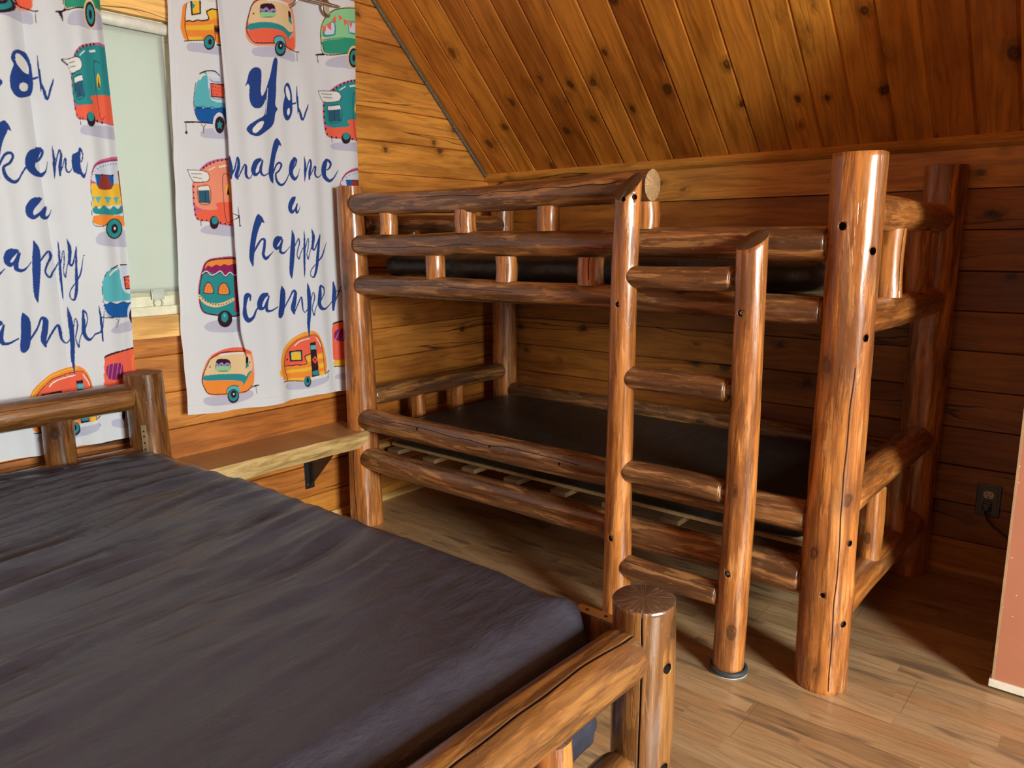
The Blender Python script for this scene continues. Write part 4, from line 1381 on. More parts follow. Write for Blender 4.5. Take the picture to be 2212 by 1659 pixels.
# printed shapes in cloth coordinates (tenths of a millimetre across, up): P = filled outline, S = brush stroke with width
PRINT = """P_l -17268,19760 -17164,19936 -16581,19999 -15940,19991 -15898,19671 -16702,19658 -17192,19635;P_o -17229,21328 -17346,20762 -17420,20437 -17377,20211 -17291,19972 -16572,20101 -16154,20197 -15960,20028 -15928,20926 -15960,21601;P_W -17097,21356 -17168,20914 -17194,20636 -16277,20865 -16310,21010 -16406,21188 -16106,21251 -16100,21570;P_d -16964,21385 -16965,20897 -16579,21015 -16537,21477;P_y -16888,21401 -16893,20970 -16629,21048 -16600,21463;
P_t -16918,21083 -16777,21268 -16892,21361;P_y -17207,20497 -16095,20752 -16113,20547 -17221,20350;P_y -17190,20128 -16606,20227 -16607,20115 -17112,20024;P_y -16406,21188 -16106,21251 -16115,20889 -16268,20866;S_d -17186,20638,44 -17049,20704,44 -16918,20698,44 -16734,20782,44 -16554,20794,44 -16283,20903,44 -16345,21122,44 -16104,21271,44;S_d -17313,19968,35 -16571,20109,35;S_d -17104,21277,25 -17206,20790,25 -17230,20395,25 -17157,20016,25;
S_d -16091,21413,25 -16083,20895,25 -16083,20209,25;P_d -16106,20116 -16133,20009 -16191,19912 -16272,19840 -16363,19804 -16450,19809 -16519,19855 -16561,19934 -16569,20034 -16543,20140 -16485,20236 -16405,20308 -16315,20345 -16228,20340 -16157,20296 -16114,20217;P_t -16161,20114 -16183,20027 -16230,19948 -16295,19889 -16367,19860 -16436,19865 -16492,19902 -16525,19967 -16532,20048 -16510,20135 -16464,20214 -16400,20272 -16328,20302 -16258,20298 -16202,20261 -16168,20197;
P_d -16235,20109 -16244,20067 -16264,20030 -16290,20003 -16319,19989 -16347,19993 -16369,20011 -16382,20043 -16384,20083 -16374,20124 -16355,20162 -16329,20189 -16300,20202 -16272,20200 -16250,20181 -16237,20149;S_d -16029,20036,69 -15843,20028,30;S_d -15917,19995,20 -15912,19668,20;Pl -14643,19921 -14527,20109 -13589,20291 -12675,20293 -12641,19854 -13245,19934 -14453,19782;Ps -14388,21814 -14596,21397 -14773,20988 -14837,20684 -14802,20398 -14618,20229 -14371,20179 -13588,20304 -12634,20246 -12562,20932 -12597,21715 -12799,22280 -14174,21985;
Pp -14395,21729 -14606,21270 -14710,20917 -13941,21085 -13157,21084 -12845,20946 -12647,21048 -12684,21654 -12873,22005 -13772,21923;Pc -14288,21814 -13766,22009 -12867,22093 -12797,22302 -14070,22028;Pc -14753,20691 -14061,20871 -13274,20954 -12989,20832 -12949,20642 -12629,20919 -12647,20297 -13157,20387 -13633,20392 -14361,20299 -14554,20400 -14713,20582;Pt -14710,20917 -14147,21067 -13523,21135 -13103,21094 -12871,20954 -12647,21039 -12853,20835 -12950,20620 -12989,20832 -13275,20941 -14062,20863 -14754,20683;
Pd -14125,21660 -14018,21724 -13601,21803 -13466,21733 -13455,21337 -14171,21205;Pm -14133,21428 -13463,21507 -13464,21361 -14149,21226;Sv -14121,21514,84 -13985,21500,84 -13851,21582,84 -13729,21496,84 -13593,21579,84 -13468,21574,84;Pd -12866,21748 -12760,21726 -12723,21275 -12868,21356;Pt -12855,21533 -12739,21490 -12726,21296 -12862,21366;Pd -14393,21329 -14396,21317 -14405,21306 -14417,21297 -14431,21293 -14444,21292 -14455,21296 -14462,21304 -14464,21315 -14460,21327 -14452,21338 -14440,21347 -14426,21352 -14412,21352 -14401,21348 -14394,21340;
SW -13775,21893,69 -13355,21956,69 -12903,21965,69;Pq -13644,20390 -13565,20598 -13346,20702 -13135,20675 -13059,20404;Sd -13644,20390,30 -13565,20598,30 -13346,20702,30 -13135,20675,30 -13059,20404,30;Pd -13078,20291 -13106,20177 -13170,20074 -13259,19998 -13360,19960 -13457,19965 -13536,20014 -13584,20097 -13595,20204 -13568,20316 -13505,20418 -13417,20495 -13316,20534 -13219,20529 -13139,20482 -13089,20398;
Pt -13131,20304 -13153,20216 -13203,20137 -13274,20078 -13353,20048 -13430,20052 -13493,20089 -13531,20153 -13540,20235 -13518,20321 -13469,20400 -13399,20459 -13320,20490 -13242,20487 -13179,20450 -13140,20386;Pd -13190,20373 -13204,20317 -13236,20266 -13280,20228 -13330,20209 -13379,20212 -13419,20235 -13443,20276 -13449,20328 -13435,20384 -13403,20434 -13359,20472 -13309,20492 -13260,20490 -13220,20466 -13196,20425;
PW -13270,20368 -13274,20352 -13284,20338 -13297,20327 -13311,20321 -13325,20322 -13337,20328 -13344,20340 -13346,20355 -13342,20370 -13333,20385 -13320,20395 -13305,20401 -13291,20400 -13279,20394 -13272,20382;Sd -13556,22054,39 -14133,21868,39 -14452,21634,39 -14621,21267,39 -14738,20869,39 -14744,20618,39 -14557,20358,39 -14311,20295,39 -13580,20401,39;Sd -13102,20397,39 -12675,20293,39 -12453,20308,39;
Sd -12555,20268,20 -12557,19947,20;Pl -11210,20056 -11017,20271 -10524,20443 -9127,20695 -9166,20037 -10675,19985 -11095,19995;Pp -10829,22206 -11144,21893 -11360,21468 -11391,21009 -11301,20615 -11199,20384 -10025,20548 -8730,20784 -8887,22601 -9780,22489 -10341,22351;Pm -10712,22184 -11090,21836 -11292,21435 -11334,20996 -8826,21396 -9020,22527 -9785,22409 -10282,22317;Pg -11335,20973 -8827,21381 -8792,20847 -10053,20600 -11213,20446 -11283,20709;
Pt -11230,21492 -10601,21864 -10591,21291 -10686,21218 -11168,21113 -11240,21172;Pw -11184,21478 -10648,21795 -10650,21303 -10773,21258 -11163,21187;Pt -9991,21890 -9565,21925 -9597,21401 -9941,21409;Pw -9944,21852 -9568,21877 -9592,21473 -9907,21453;Pc -11261,21464 -11041,21514 -11130,21238;Pc -11039,21537 -10791,21712 -10811,21397;Pc -10766,21818 -10570,21984 -10550,21722;Pc -10432,22057 -10232,21968 -10406,21810;
Pc -10186,21922 -9994,21843 -10142,21642;Pc -9933,21831 -9727,21847 -9822,21609;Sc -11290,21472,25 -10864,21675,25 -10539,22082,25;Sc -10490,22092,25 -10186,21912,25 -9727,21847,25;Sd -9277,22513,35 -9848,22406,35 -10344,22295,35 -10713,22161,35 -11090,21836,35 -11298,21434,35 -11335,20973,35 -11213,20437,35 -10053,20600,35;Sg -11348,20962,39 -10479,21144,39 -9733,21230,39;Sd -11274,20848,25 -11205,20562,25;
Pp -9393,20556 -9430,20370 -9512,20205 -9626,20086 -9756,20030 -9880,20047 -9981,20133 -10043,20274 -10056,20449 -10020,20632 -9940,20795 -9827,20914 -9698,20972 -9574,20958 -9471,20874 -9408,20733;Pd -9433,20525 -9464,20370 -9533,20232 -9630,20132 -9740,20085 -9845,20099 -9931,20170 -9983,20288 -9995,20435 -9964,20588 -9896,20725 -9801,20825 -9692,20873 -9586,20862 -9500,20792 -9446,20673;Pt -9511,20513 -9533,20396 -9584,20292 -9654,20217 -9734,20182 -9811,20192 -9873,20247 -9911,20336 -9919,20447 -9897,20563 -9847,20667 -9777,20742 -9698,20778 -9621,20768 -9558,20714 -9520,20625;
Pd -9626,20494 -9637,20438 -9659,20388 -9690,20352 -9725,20336 -9758,20341 -9785,20368 -9802,20412 -9805,20466 -9795,20522 -9773,20572 -9742,20608 -9707,20624 -9674,20619 -9646,20592 -9630,20549;Sd -11628,20355,49 -11243,20432,89;Sd -11571,20332,39 -11532,20051,35;Pl -11158,16792 -10872,16951 -8535,17084 -8561,16599 -10770,16630 -11104,16676;Pk -11039,19034 -10595,19339 -9703,19645 -8790,19726 -8405,19434 -8536,17059 -10239,17112 -11228,17097 -11395,17296 -11455,17904 -11429,18563;
Pt -10920,19012 -10475,19308 -9708,19568 -8861,19643 -8513,19320 -8600,17736 -11382,17496 -11395,18004 -11360,18525;Pc -11382,17496 -10647,17583 -10003,17652 -10283,17925 -8579,18115 -8633,17142 -10236,17161 -11164,17151 -11308,17257;PW -11173,18383 -10527,18493 -10500,18334 -11171,18228;Pu -11153,18230 -10537,18339 -10518,17861 -11122,17788;Sd -11173,18383,20 -10527,18493,20 -10518,17861,20 -11122,17788,20 -11173,18383,20;
Sd -10835,18285,15 -10821,17829,15;Sd -9485,19007,20 -9842,18923,20 -9805,17323,20 -9520,17334,20;Py -9570,18451 -9584,18356 -9611,18273 -9648,18216 -9689,18193 -9727,18207 -9757,18257 -9775,18334 -9777,18427 -9764,18521 -9736,18604 -9700,18661 -9659,18684 -9621,18670 -9590,18621 -9572,18544;Pd -9739,18212 -9665,18586 -9622,18225;SW -10519,19103,44 -10230,19261,44;SW -9977,19309,69 -9688,19378,69;PW -11621,18934 -11160,19018 -10798,19028 -10556,19003 -10455,18850 -10546,18681 -10888,18592 -11384,18522 -11508,18693;
Sd -11621,18934,25 -10798,19038,25 -10556,19003,25 -10455,18850,25 -10546,18681,25 -10888,18592,25 -11384,18522,25 -11621,18934,25;Sd -11469,18833,20 -10929,18889,20;Sd -11389,18717,20 -10926,18748,20;Pd -11328,18388 -11332,18370 -11342,18353 -11357,18341 -11373,18336 -11389,18337 -11402,18346 -11410,18360 -11412,18378 -11407,18396 -11397,18413 -11383,18425 -11366,18430 -11351,18429 -11338,18420 -11330,18406;
Pd -11332,18153 -11336,18134 -11346,18118 -11360,18106 -11377,18101 -11393,18102 -11406,18111 -11414,18125 -11416,18143 -11411,18162 -11401,18178 -11387,18190 -11370,18195 -11355,18194 -11342,18185 -11334,18170;Pd -11336,17917 -11340,17898 -11350,17882 -11364,17870 -11381,17865 -11397,17867 -11410,17875 -11418,17890 -11420,17908 -11415,17926 -11405,17943 -11391,17954 -11374,17960 -11359,17958 -11346,17949 -11337,17935;
Pd -11315,17683 -11320,17664 -11330,17648 -11344,17636 -11361,17631 -11377,17633 -11390,17642 -11398,17656 -11400,17674 -11395,17693 -11385,17709 -11371,17721 -11354,17726 -11338,17724 -11325,17715 -11317,17701;Pd -11295,17448 -11300,17429 -11310,17413 -11324,17401 -11341,17396 -11356,17398 -11369,17407 -11378,17422 -11380,17440 -11375,17458 -11365,17475 -11351,17486 -11334,17491 -11318,17489 -11305,17480 -11297,17466;
Pd -11237,17239 -11241,17221 -11252,17204 -11266,17193 -11282,17188 -11298,17190 -11311,17199 -11320,17214 -11322,17232 -11317,17250 -11307,17267 -11293,17278 -11276,17283 -11260,17281 -11247,17272 -11239,17257;Pd -11000,17151 -11005,17132 -11015,17116 -11030,17104 -11046,17099 -11062,17101 -11076,17110 -11084,17125 -11086,17143 -11081,17162 -11071,17179 -11057,17190 -11040,17195 -11024,17193 -11010,17184 -11002,17169;
Pd -10755,17154 -10759,17135 -10770,17119 -10784,17107 -10801,17102 -10817,17104 -10831,17113 -10839,17128 -10841,17146 -10837,17165 -10826,17182 -10812,17193 -10795,17199 -10779,17196 -10765,17187 -10757,17172;Pd -9939,17139 -9943,17120 -9954,17103 -9969,17091 -9987,17085 -10004,17088 -10018,17097 -10026,17112 -10029,17131 -10024,17150 -10013,17167 -9998,17179 -9981,17184 -9964,17182 -9950,17173 -9941,17157;
Pd -9682,17122 -9687,17102 -9697,17085 -9713,17073 -9731,17068 -9748,17070 -9762,17080 -9771,17095 -9773,17114 -9768,17133 -9758,17150 -9742,17162 -9725,17167 -9707,17165 -9693,17156 -9684,17140;Pd -10782,19092 -10786,19073 -10797,19056 -10811,19044 -10828,19038 -10844,19040 -10857,19048 -10866,19063 -10868,19080 -10863,19099 -10853,19116 -10838,19128 -10822,19133 -10806,19132 -10792,19124 -10784,19109;
Pd -10623,19193 -10628,19175 -10638,19158 -10653,19146 -10669,19140 -10686,19141 -10699,19150 -10707,19164 -10709,19182 -10705,19200 -10694,19217 -10680,19229 -10663,19235 -10647,19234 -10634,19225 -10625,19211;Pd -10432,19305 -10436,19286 -10447,19269 -10461,19257 -10478,19251 -10495,19252 -10508,19261 -10517,19275 -10519,19293 -10514,19311 -10504,19328 -10489,19340 -10472,19346 -10456,19345 -10442,19337 -10434,19322;
Pd -10240,19397 -10245,19379 -10255,19362 -10270,19349 -10287,19343 -10304,19345 -10317,19353 -10326,19367 -10328,19385 -10323,19404 -10313,19421 -10298,19433 -10281,19439 -10265,19438 -10251,19430 -10242,19415;Pd -10048,19472 -10053,19453 -10063,19436 -10078,19424 -10096,19418 -10112,19419 -10126,19427 -10134,19442 -10137,19460 -10132,19478 -10122,19495 -10107,19508 -10090,19514 -10073,19513 -10059,19504 -10051,19490;
Pd -9856,19537 -9860,19518 -9871,19501 -9886,19489 -9903,19483 -9920,19484 -9934,19492 -9942,19507 -9945,19525 -9940,19544 -9930,19561 -9914,19573 -9897,19579 -9880,19578 -9867,19569 -9858,19555;Pd -9662,19584 -9667,19564 -9678,19547 -9693,19535 -9710,19529 -9727,19530 -9741,19538 -9750,19553 -9752,19571 -9748,19590 -9737,19607 -9722,19620 -9704,19626 -9687,19624 -9673,19616 -9665,19602;Pd -10058,17177 -10082,17081 -10139,16997 -10221,16937 -10315,16910 -10406,16921 -10480,16968 -10527,17043 -10539,17135 -10515,17229 -10458,17313 -10377,17373 -10284,17401 -10193,17391 -10118,17345 -10070,17270;
Pt -10103,17261 -10121,17200 -10162,17145 -10222,17106 -10291,17088 -10358,17094 -10413,17123 -10448,17171 -10458,17229 -10441,17290 -10399,17344 -10340,17384 -10272,17402 -10204,17396 -10149,17368 -10113,17320;Sd -11045,17114,25 -11026,16947,25;Pl -10905,13259 -10602,13473 -10060,13559 -8721,13612 -8700,12988 -10092,13031 -10759,13102;Pk -10835,14972 -10680,15393 -10422,15703 -10022,15906 -9354,16038 -8700,16122 -8700,15809 -10657,14975;
Pw -10739,15126 -10588,15471 -10265,15746 -9597,15903 -8700,16004 -8700,15179;Sr -10596,15433,49 -10312,15688,49 -9747,15859,49 -8700,15999,49;Pd -10539,15381 -10543,15374 -10551,15368 -10561,15363 -10573,15362 -10584,15363 -10594,15367 -10598,15373 -10600,15380 -10596,15387 -10588,15394 -10577,15398 -10565,15400 -10553,15399 -10545,15395 -10539,15389;Pd -10359,15508 -10363,15500 -10371,15494 -10381,15490 -10394,15488 -10406,15489 -10414,15493 -10420,15499 -10420,15506 -10416,15513 -10408,15520 -10398,15524 -10385,15526 -10373,15525 -10365,15521 -10359,15515;
Pd -10199,15589 -10203,15581 -10209,15575 -10220,15571 -10231,15569 -10241,15570 -10250,15574 -10254,15580 -10256,15587 -10252,15594 -10245,15601 -10235,15605 -10224,15607 -10213,15606 -10205,15602 -10199,15596;Pd -10045,15655 -10049,15647 -10054,15641 -10066,15636 -10077,15635 -10086,15636 -10096,15640 -10100,15646 -10101,15653 -10098,15660 -10090,15667 -10081,15671 -10069,15673 -10058,15672 -10051,15668 -10045,15662;
Pd -9894,15698 -9898,15690 -9906,15684 -9915,15679 -9926,15678 -9938,15679 -9945,15683 -9951,15689 -9951,15696 -9947,15703 -9939,15710 -9930,15714 -9919,15716 -9907,15715 -9900,15711 -9894,15705;Pd -9744,15733 -9747,15726 -9755,15719 -9766,15715 -9777,15713 -9787,15714 -9796,15718 -9800,15724 -9802,15731 -9798,15739 -9791,15745 -9779,15750 -9768,15752 -9759,15751 -9749,15747 -9745,15741;Pd -9595,15761 -9599,15754 -9606,15747 -9617,15743 -9629,15741 -9638,15742 -9648,15746 -9653,15752 -9653,15759 -9649,15767 -9642,15773 -9632,15778 -9621,15780 -9610,15779 -9600,15775 -9597,15769;
Pd -9446,15786 -9450,15778 -9457,15772 -9469,15767 -9480,15765 -9491,15766 -9499,15770 -9504,15776 -9504,15784 -9501,15791 -9493,15798 -9484,15802 -9472,15804 -9461,15803 -9452,15799 -9448,15793;Pd -9299,15806 -9303,15799 -9310,15792 -9320,15788 -9331,15786 -9342,15787 -9350,15791 -9356,15797 -9357,15804 -9354,15812 -9346,15818 -9335,15823 -9324,15824 -9312,15823 -9305,15820 -9299,15813;Pd -9150,15823 -9154,15815 -9162,15809 -9171,15804 -9182,15802 -9194,15804 -9203,15807 -9207,15813 -9209,15821 -9205,15828 -9197,15835 -9186,15839 -9175,15841 -9165,15840 -9156,15836 -9150,15830;
Pd -9001,15836 -9005,15828 -9013,15822 -9024,15817 -9035,15815 -9047,15816 -9054,15820 -9060,15826 -9060,15834 -9056,15841 -9048,15848 -9039,15852 -9028,15854 -9016,15853 -9007,15849 -9003,15843;Pd -8853,15849 -8856,15841 -8864,15835 -8875,15830 -8886,15828 -8898,15829 -8905,15833 -8911,15839 -8911,15847 -8909,15854 -8900,15861 -8890,15865 -8879,15867 -8868,15866 -8858,15862 -8854,15856;Py -10747,15088 -9086,15174 -9079,14462 -10808,14304;
Pe -10416,15381 -9389,15418 -9418,15158 -9567,14953 -9936,14914 -10288,14926 -10379,15134;Pb -10416,15381 -10111,15389 -10203,15138 -10363,15001;Pb -9730,15404 -9389,15418 -9440,15080 -9572,15116;Sd -10453,15391,25 -9365,15430,25;Pt -10800,14438 -10819,14265 -10553,14403 -10396,14243 -10101,14440 -9836,14249 -9561,14428 -9322,14270 -9111,14481 -9060,14099 -10869,14084;Pq -10788,14660 -10610,14671 -10755,14458;
Pq -10588,14671 -10181,14686 -10408,14435;Pq -10053,14680 -9648,14695 -9885,14443;Pq -9546,14689 -9207,14715 -9403,14457;Po -10903,14072 -9037,14100 -8700,13792 -8700,13672 -9152,13703 -9408,13907 -9838,13944 -10051,13786 -10318,13707 -10945,13814;Pe -9152,15591 -8700,15649 -8741,13812 -9071,13810;Pc -8719,14940 -8745,14871 -8796,14811 -8862,14770 -8934,14755 -8998,14768 -9048,14806 -9075,14864 -9075,14933 -9048,15002 -8998,15061 -8934,15102 -8862,15117 -8796,15105 -8747,15067 -8719,15009;
Sd -10761,15125,30 -10845,14591,30 -10945,13814,30 -10318,13707,30 -10051,13786,30;Pd -9195,13631 -9258,13494 -9384,13378 -9551,13301 -9738,13274 -9911,13302 -10047,13379 -10124,13494 -10132,13629 -10071,13764 -9947,13879 -9781,13957 -9599,13985 -9423,13959 -9286,13883 -9205,13768;Pt -9254,13639 -9308,13517 -9418,13414 -9567,13346 -9729,13322 -9879,13346 -9998,13415 -10066,13517 -10073,13637 -10019,13757 -9911,13859 -9764,13928 -9604,13953 -9452,13930 -9331,13863 -9261,13760;
Pd -9453,13630 -9482,13565 -9536,13510 -9608,13473 -9685,13460 -9759,13473 -9815,13510 -9847,13565 -9849,13630 -9823,13695 -9768,13750 -9696,13787 -9619,13800 -9546,13787 -9489,13751 -9457,13696;PW -9585,13638 -9593,13620 -9612,13605 -9634,13594 -9661,13591 -9685,13594 -9704,13604 -9715,13620 -9717,13638 -9708,13656 -9691,13671 -9668,13682 -9642,13685 -9617,13682 -9599,13672 -9587,13656;Pl -10739,10103 -10182,10322 -8700,10453 -8700,10057 -10288,9970;
Pq -10845,11542 -10708,11898 -10328,12208 -9632,12376 -9563,11585 -8813,11337 -8700,11137 -10879,11122;Pw -9648,12376 -9103,12407 -8700,12312 -8700,11323 -9452,11386 -9636,11588;Pd -9455,11980 -8700,12038 -8700,11513 -9440,11521;Pc -9388,11946 -8700,11997 -8700,11554 -9386,11572;Pd -9291,11863 -9295,11854 -9303,11846 -9314,11841 -9325,11839 -9337,11841 -9346,11847 -9350,11855 -9352,11864 -9346,11874 -9339,11881 -9327,11886 -9316,11888 -9305,11886 -9297,11880 -9291,11872;
Pd -9148,11818 -9152,11809 -9162,11801 -9171,11796 -9184,11795 -9195,11797 -9203,11803 -9209,11811 -9209,11820 -9205,11829 -9197,11837 -9186,11842 -9175,11844 -9163,11841 -9154,11836 -9148,11828;Pd -8986,11876 -8990,11866 -8998,11859 -9009,11854 -9020,11852 -9032,11854 -9041,11860 -9047,11868 -9047,11877 -9043,11886 -9033,11894 -9024,11899 -9011,11901 -9000,11899 -8992,11893 -8986,11885;Pd -8845,11811 -8851,11801 -8858,11794 -8870,11789 -8881,11787 -8892,11789 -8902,11795 -8905,11803 -8907,11812 -8903,11822 -8894,11829 -8883,11834 -8871,11836 -8860,11834 -8851,11828 -8847,11820;
Pd -9280,11720 -9286,11711 -9293,11703 -9305,11698 -9316,11696 -9327,11699 -9335,11704 -9340,11712 -9340,11722 -9337,11731 -9329,11739 -9318,11744 -9307,11745 -9295,11743 -9286,11737 -9282,11729;Pd -9097,11695 -9101,11685 -9109,11677 -9120,11672 -9131,11671 -9143,11673 -9152,11679 -9156,11687 -9158,11696 -9152,11705 -9145,11713 -9133,11718 -9122,11720 -9111,11718 -9103,11712 -9097,11704;Pd -8919,11710 -8922,11701 -8932,11693 -8941,11688 -8954,11686 -8966,11689 -8973,11694 -8979,11702 -8979,11712 -8975,11721 -8967,11729 -8956,11734 -8945,11735 -8934,11733 -8924,11728 -8919,11720;
Pd -9224,11624 -9227,11615 -9237,11607 -9246,11602 -9259,11601 -9269,11603 -9278,11609 -9284,11617 -9284,11626 -9280,11635 -9273,11643 -9261,11648 -9250,11650 -9239,11648 -9229,11642 -9224,11634;Pd -9037,11611 -9041,11602 -9048,11594 -9060,11589 -9071,11587 -9082,11590 -9092,11595 -9097,11603 -9097,11613 -9094,11622 -9084,11630 -9075,11635 -9062,11636 -9050,11634 -9043,11628 -9037,11620;Pb -10892,11150 -10692,11063 -10400,11126 -10041,11040 -9655,11107 -9369,11027 -9043,11138 -8700,11054 -8700,10536 -10359,10576 -10669,10690 -10861,10900;
Sd -10892,11150,20 -10692,11063,20 -10400,11126,20 -10041,11040,20 -9655,11107,20 -9369,11027,20 -9043,11138,20;Sd -10565,12014,39 -10336,12169,39;Sd -10098,12264,39 -9706,12377,39;Sd -9555,12394,39 -9180,12396,39;Sd -9032,12385,39 -8734,12356,39;Sd -10749,11859,25 -10887,11463,25 -10900,10941,25 -10627,10628,25 -9465,10536,25;SW -10209,12066,64 -9962,12201,64 -9766,12257,64;Pw -8783,10651 -8838,10510 -8941,10393 -9075,10318 -9220,10296 -9354,10331 -9455,10417 -9512,10540 -9512,10682 -9457,10822 -9356,10938 -9224,11013 -9079,11036 -8945,11003 -8841,10918 -8783,10794;
Pd -8817,10548 -8864,10429 -8951,10330 -9062,10267 -9184,10248 -9295,10278 -9380,10351 -9425,10455 -9425,10575 -9380,10694 -9295,10792 -9184,10855 -9064,10874 -8951,10846 -8866,10774 -8819,10670;Pt -9092,10726 -9052,10613 -8917,10594 -9037,10529 -9030,10412 -9154,10480 -9303,10425 -9233,10546 -9310,10624 -9173,10626;Sd -11340,10624,35 -10361,10568,35;Sd -10216,10529,20 -10088,10420,20 -10280,10204,20;
Sd -9994,10519,20 -10301,10287,20;Sd -11304,10832,20 -11267,10347,20;P_l -17037,16722 -16856,16967 -15764,17097 -15802,16658 -16842,16616;P_q -17143,17777 -17083,18190 -16955,18612 -16674,18977 -16523,19041 -16517,18183 -16419,17989 -15784,17984 -15801,17792 -17130,17677;P_w -16532,19039 -16207,19080 -15892,18929 -15833,17978 -16419,17989 -16514,18224;P_d -16431,18638 -15868,18663 -15913,18152 -16429,18145;
P_c -16397,18601 -15872,18625 -15909,18195 -16393,18186;P_d -16321,18517 -16324,18508 -16328,18499 -16335,18493 -16342,18490 -16349,18491 -16355,18495 -16358,18503 -16359,18512 -16357,18522 -16352,18531 -16345,18537 -16338,18540 -16331,18539 -16325,18534 -16322,18527;P_d -16215,18511 -16217,18502 -16222,18493 -16229,18487 -16236,18484 -16243,18485 -16249,18489 -16252,18497 -16253,18506 -16251,18516 -16246,18525 -16239,18531 -16232,18534 -16225,18533 -16219,18528 -16216,18521;
P_d -16108,18505 -16110,18495 -16115,18487 -16122,18480 -16129,18478 -16136,18479 -16142,18483 -16145,18491 -16146,18500 -16144,18510 -16139,18519 -16132,18525 -16125,18528 -16118,18527 -16112,18522 -16109,18515;P_d -16314,18395 -16316,18385 -16321,18376 -16327,18370 -16335,18367 -16342,18368 -16347,18373 -16351,18380 -16351,18390 -16349,18400 -16344,18408 -16338,18414 -16330,18417 -16323,18416 -16318,18412 -16314,18404;
P_d -16203,18381 -16206,18371 -16210,18362 -16217,18356 -16224,18353 -16231,18354 -16237,18359 -16240,18366 -16241,18376 -16239,18385 -16234,18394 -16227,18400 -16220,18403 -16213,18402 -16207,18398 -16204,18390;P_d -16091,18383 -16093,18373 -16098,18365 -16105,18358 -16112,18356 -16119,18357 -16125,18361 -16128,18369 -16129,18378 -16126,18388 -16122,18397 -16115,18403 -16108,18406 -16100,18405 -16095,18400 -16091,18393;
P_d -16297,18273 -16299,18263 -16304,18255 -16310,18248 -16318,18246 -16325,18247 -16330,18251 -16334,18259 -16334,18268 -16332,18278 -16327,18287 -16321,18293 -16313,18296 -16306,18295 -16301,18290 -16297,18283;P_d -16177,18260 -16179,18250 -16184,18241 -16190,18235 -16198,18232 -16205,18233 -16210,18238 -16214,18246 -16214,18255 -16212,18265 -16207,18273 -16201,18280 -16193,18283 -16186,18282 -16181,18277 -16177,18269;
S_d -16442,18767,20 -16287,18699,20 -16028,18719,20;S_d -16495,18432,20 -16430,18132,20 -16012,18102,20;P_b -17130,17677 -16966,17758 -16791,17688 -16601,17768 -16420,17719 -16181,17789 -15797,17835 -15854,17173 -16469,17173 -16973,17183 -17109,17414;S_d -17124,17739,20 -16965,17668,20 -16792,17770,20 -16630,17695,20 -16437,17796,20 -16256,17726,20 -16036,17827,20;P_w -15939,17249 -15973,17090 -16043,16951 -16138,16854 -16243,16813 -16342,16835 -16420,16915 -16465,17041 -16472,17194 -16438,17350 -16369,17488 -16276,17585 -16171,17627 -16072,17608 -15992,17530 -15946,17404;
S_d -16467,17194,20 -16399,17431,20 -16219,17618,20 -16006,17621,20;S_d -16815,18915,44 -16531,19047,44 -16207,19080,44 -16032,18950,44;S_d -17004,18565,25 -17113,18105,25 -17151,17695,25 -17091,17375,25 -16973,17183,25;S_W -16834,18710,64 -16720,18869,64 -16612,18913,64;S_W -16451,18921,59 -16106,18898,59;P_d -15978,17182 -16004,17056 -16057,16946 -16129,16870 -16208,16838 -16282,16855 -16340,16919 -16374,17019 -16378,17140 -16352,17265 -16300,17374 -16230,17450 -16151,17483 -16076,17467 -16017,17404 -15983,17304;
P_t -16162,17352 -16135,17229 -16040,17230 -16125,17137 -16108,16999 -16196,17075 -16287,17003 -16247,17141 -16296,17229 -16205,17238;S_d -17556,17142,59 -16973,17183,49 -16469,17173,39;S_d -17523,17125,25 -17536,16798,25;P_d -17489,16778 -17495,16756 -17507,16736 -17524,16722 -17543,16716 -17562,16719 -17576,16730 -17585,16747 -17587,16769 -17581,16791 -17569,16811 -17552,16825 -17532,16831 -17514,16829 -17499,16818 -17490,16800;
S_d -16933,17125,20 -16831,16991,20 -16871,16800,20;S_d -16750,17131,20 -16869,16925,20;P_l -17360,13187 -17181,13382 -16558,13494 -15485,13391 -15523,12940 -17067,13092;P_k -17150,15486 -16780,15770 -16345,15919 -15564,16018 -15464,14841 -15588,13368 -16372,13430 -16885,13557 -17428,13594 -17508,13911 -17504,14839 -17454,14987;P_s -17087,15426 -16694,15691 -16353,15833 -15569,15952 -15526,14706 -15584,14017 -17471,13976 -17450,14841 -17420,14968;
P_c -17471,13976 -16457,13998 -16664,14287 -15557,14328 -15585,13404 -16883,13578 -17412,13624;P_W -17278,14840 -16813,14878 -16800,14720 -17280,14714;P_u -17267,14706 -16817,14732 -16832,14248 -17258,14257;S_d -17278,14840,20 -16813,14878,20 -16832,14248,20 -17258,14257,20 -17278,14840,20;S_d -16994,14725,15 -17009,14251,15;P_W -17626,15448 -17086,15439 -16838,15378 -16759,15221 -16844,15059 -17125,15016 -17433,15026 -17514,15214;
S_d -17626,15448,25 -17086,15439,25 -16838,15378,25 -16759,15221,25 -16844,15059,25 -17125,15016,25 -17433,15026,25 -17626,15448,25;S_d -17483,15307,20 -17075,15309,20;S_d -17435,15197,20 -17077,15141,20;S_d -15918,15309,20 -16223,15250,20 -16226,13651,20 -15914,13633,20;P_y -15949,14777 -15964,14686 -15991,14608 -16025,14556 -16062,14537 -16096,14553 -16122,14603 -16135,14679 -16134,14769 -16120,14860 -16093,14937 -16059,14989 -16022,15009 -15988,14992 -15962,14943 -15948,14867;
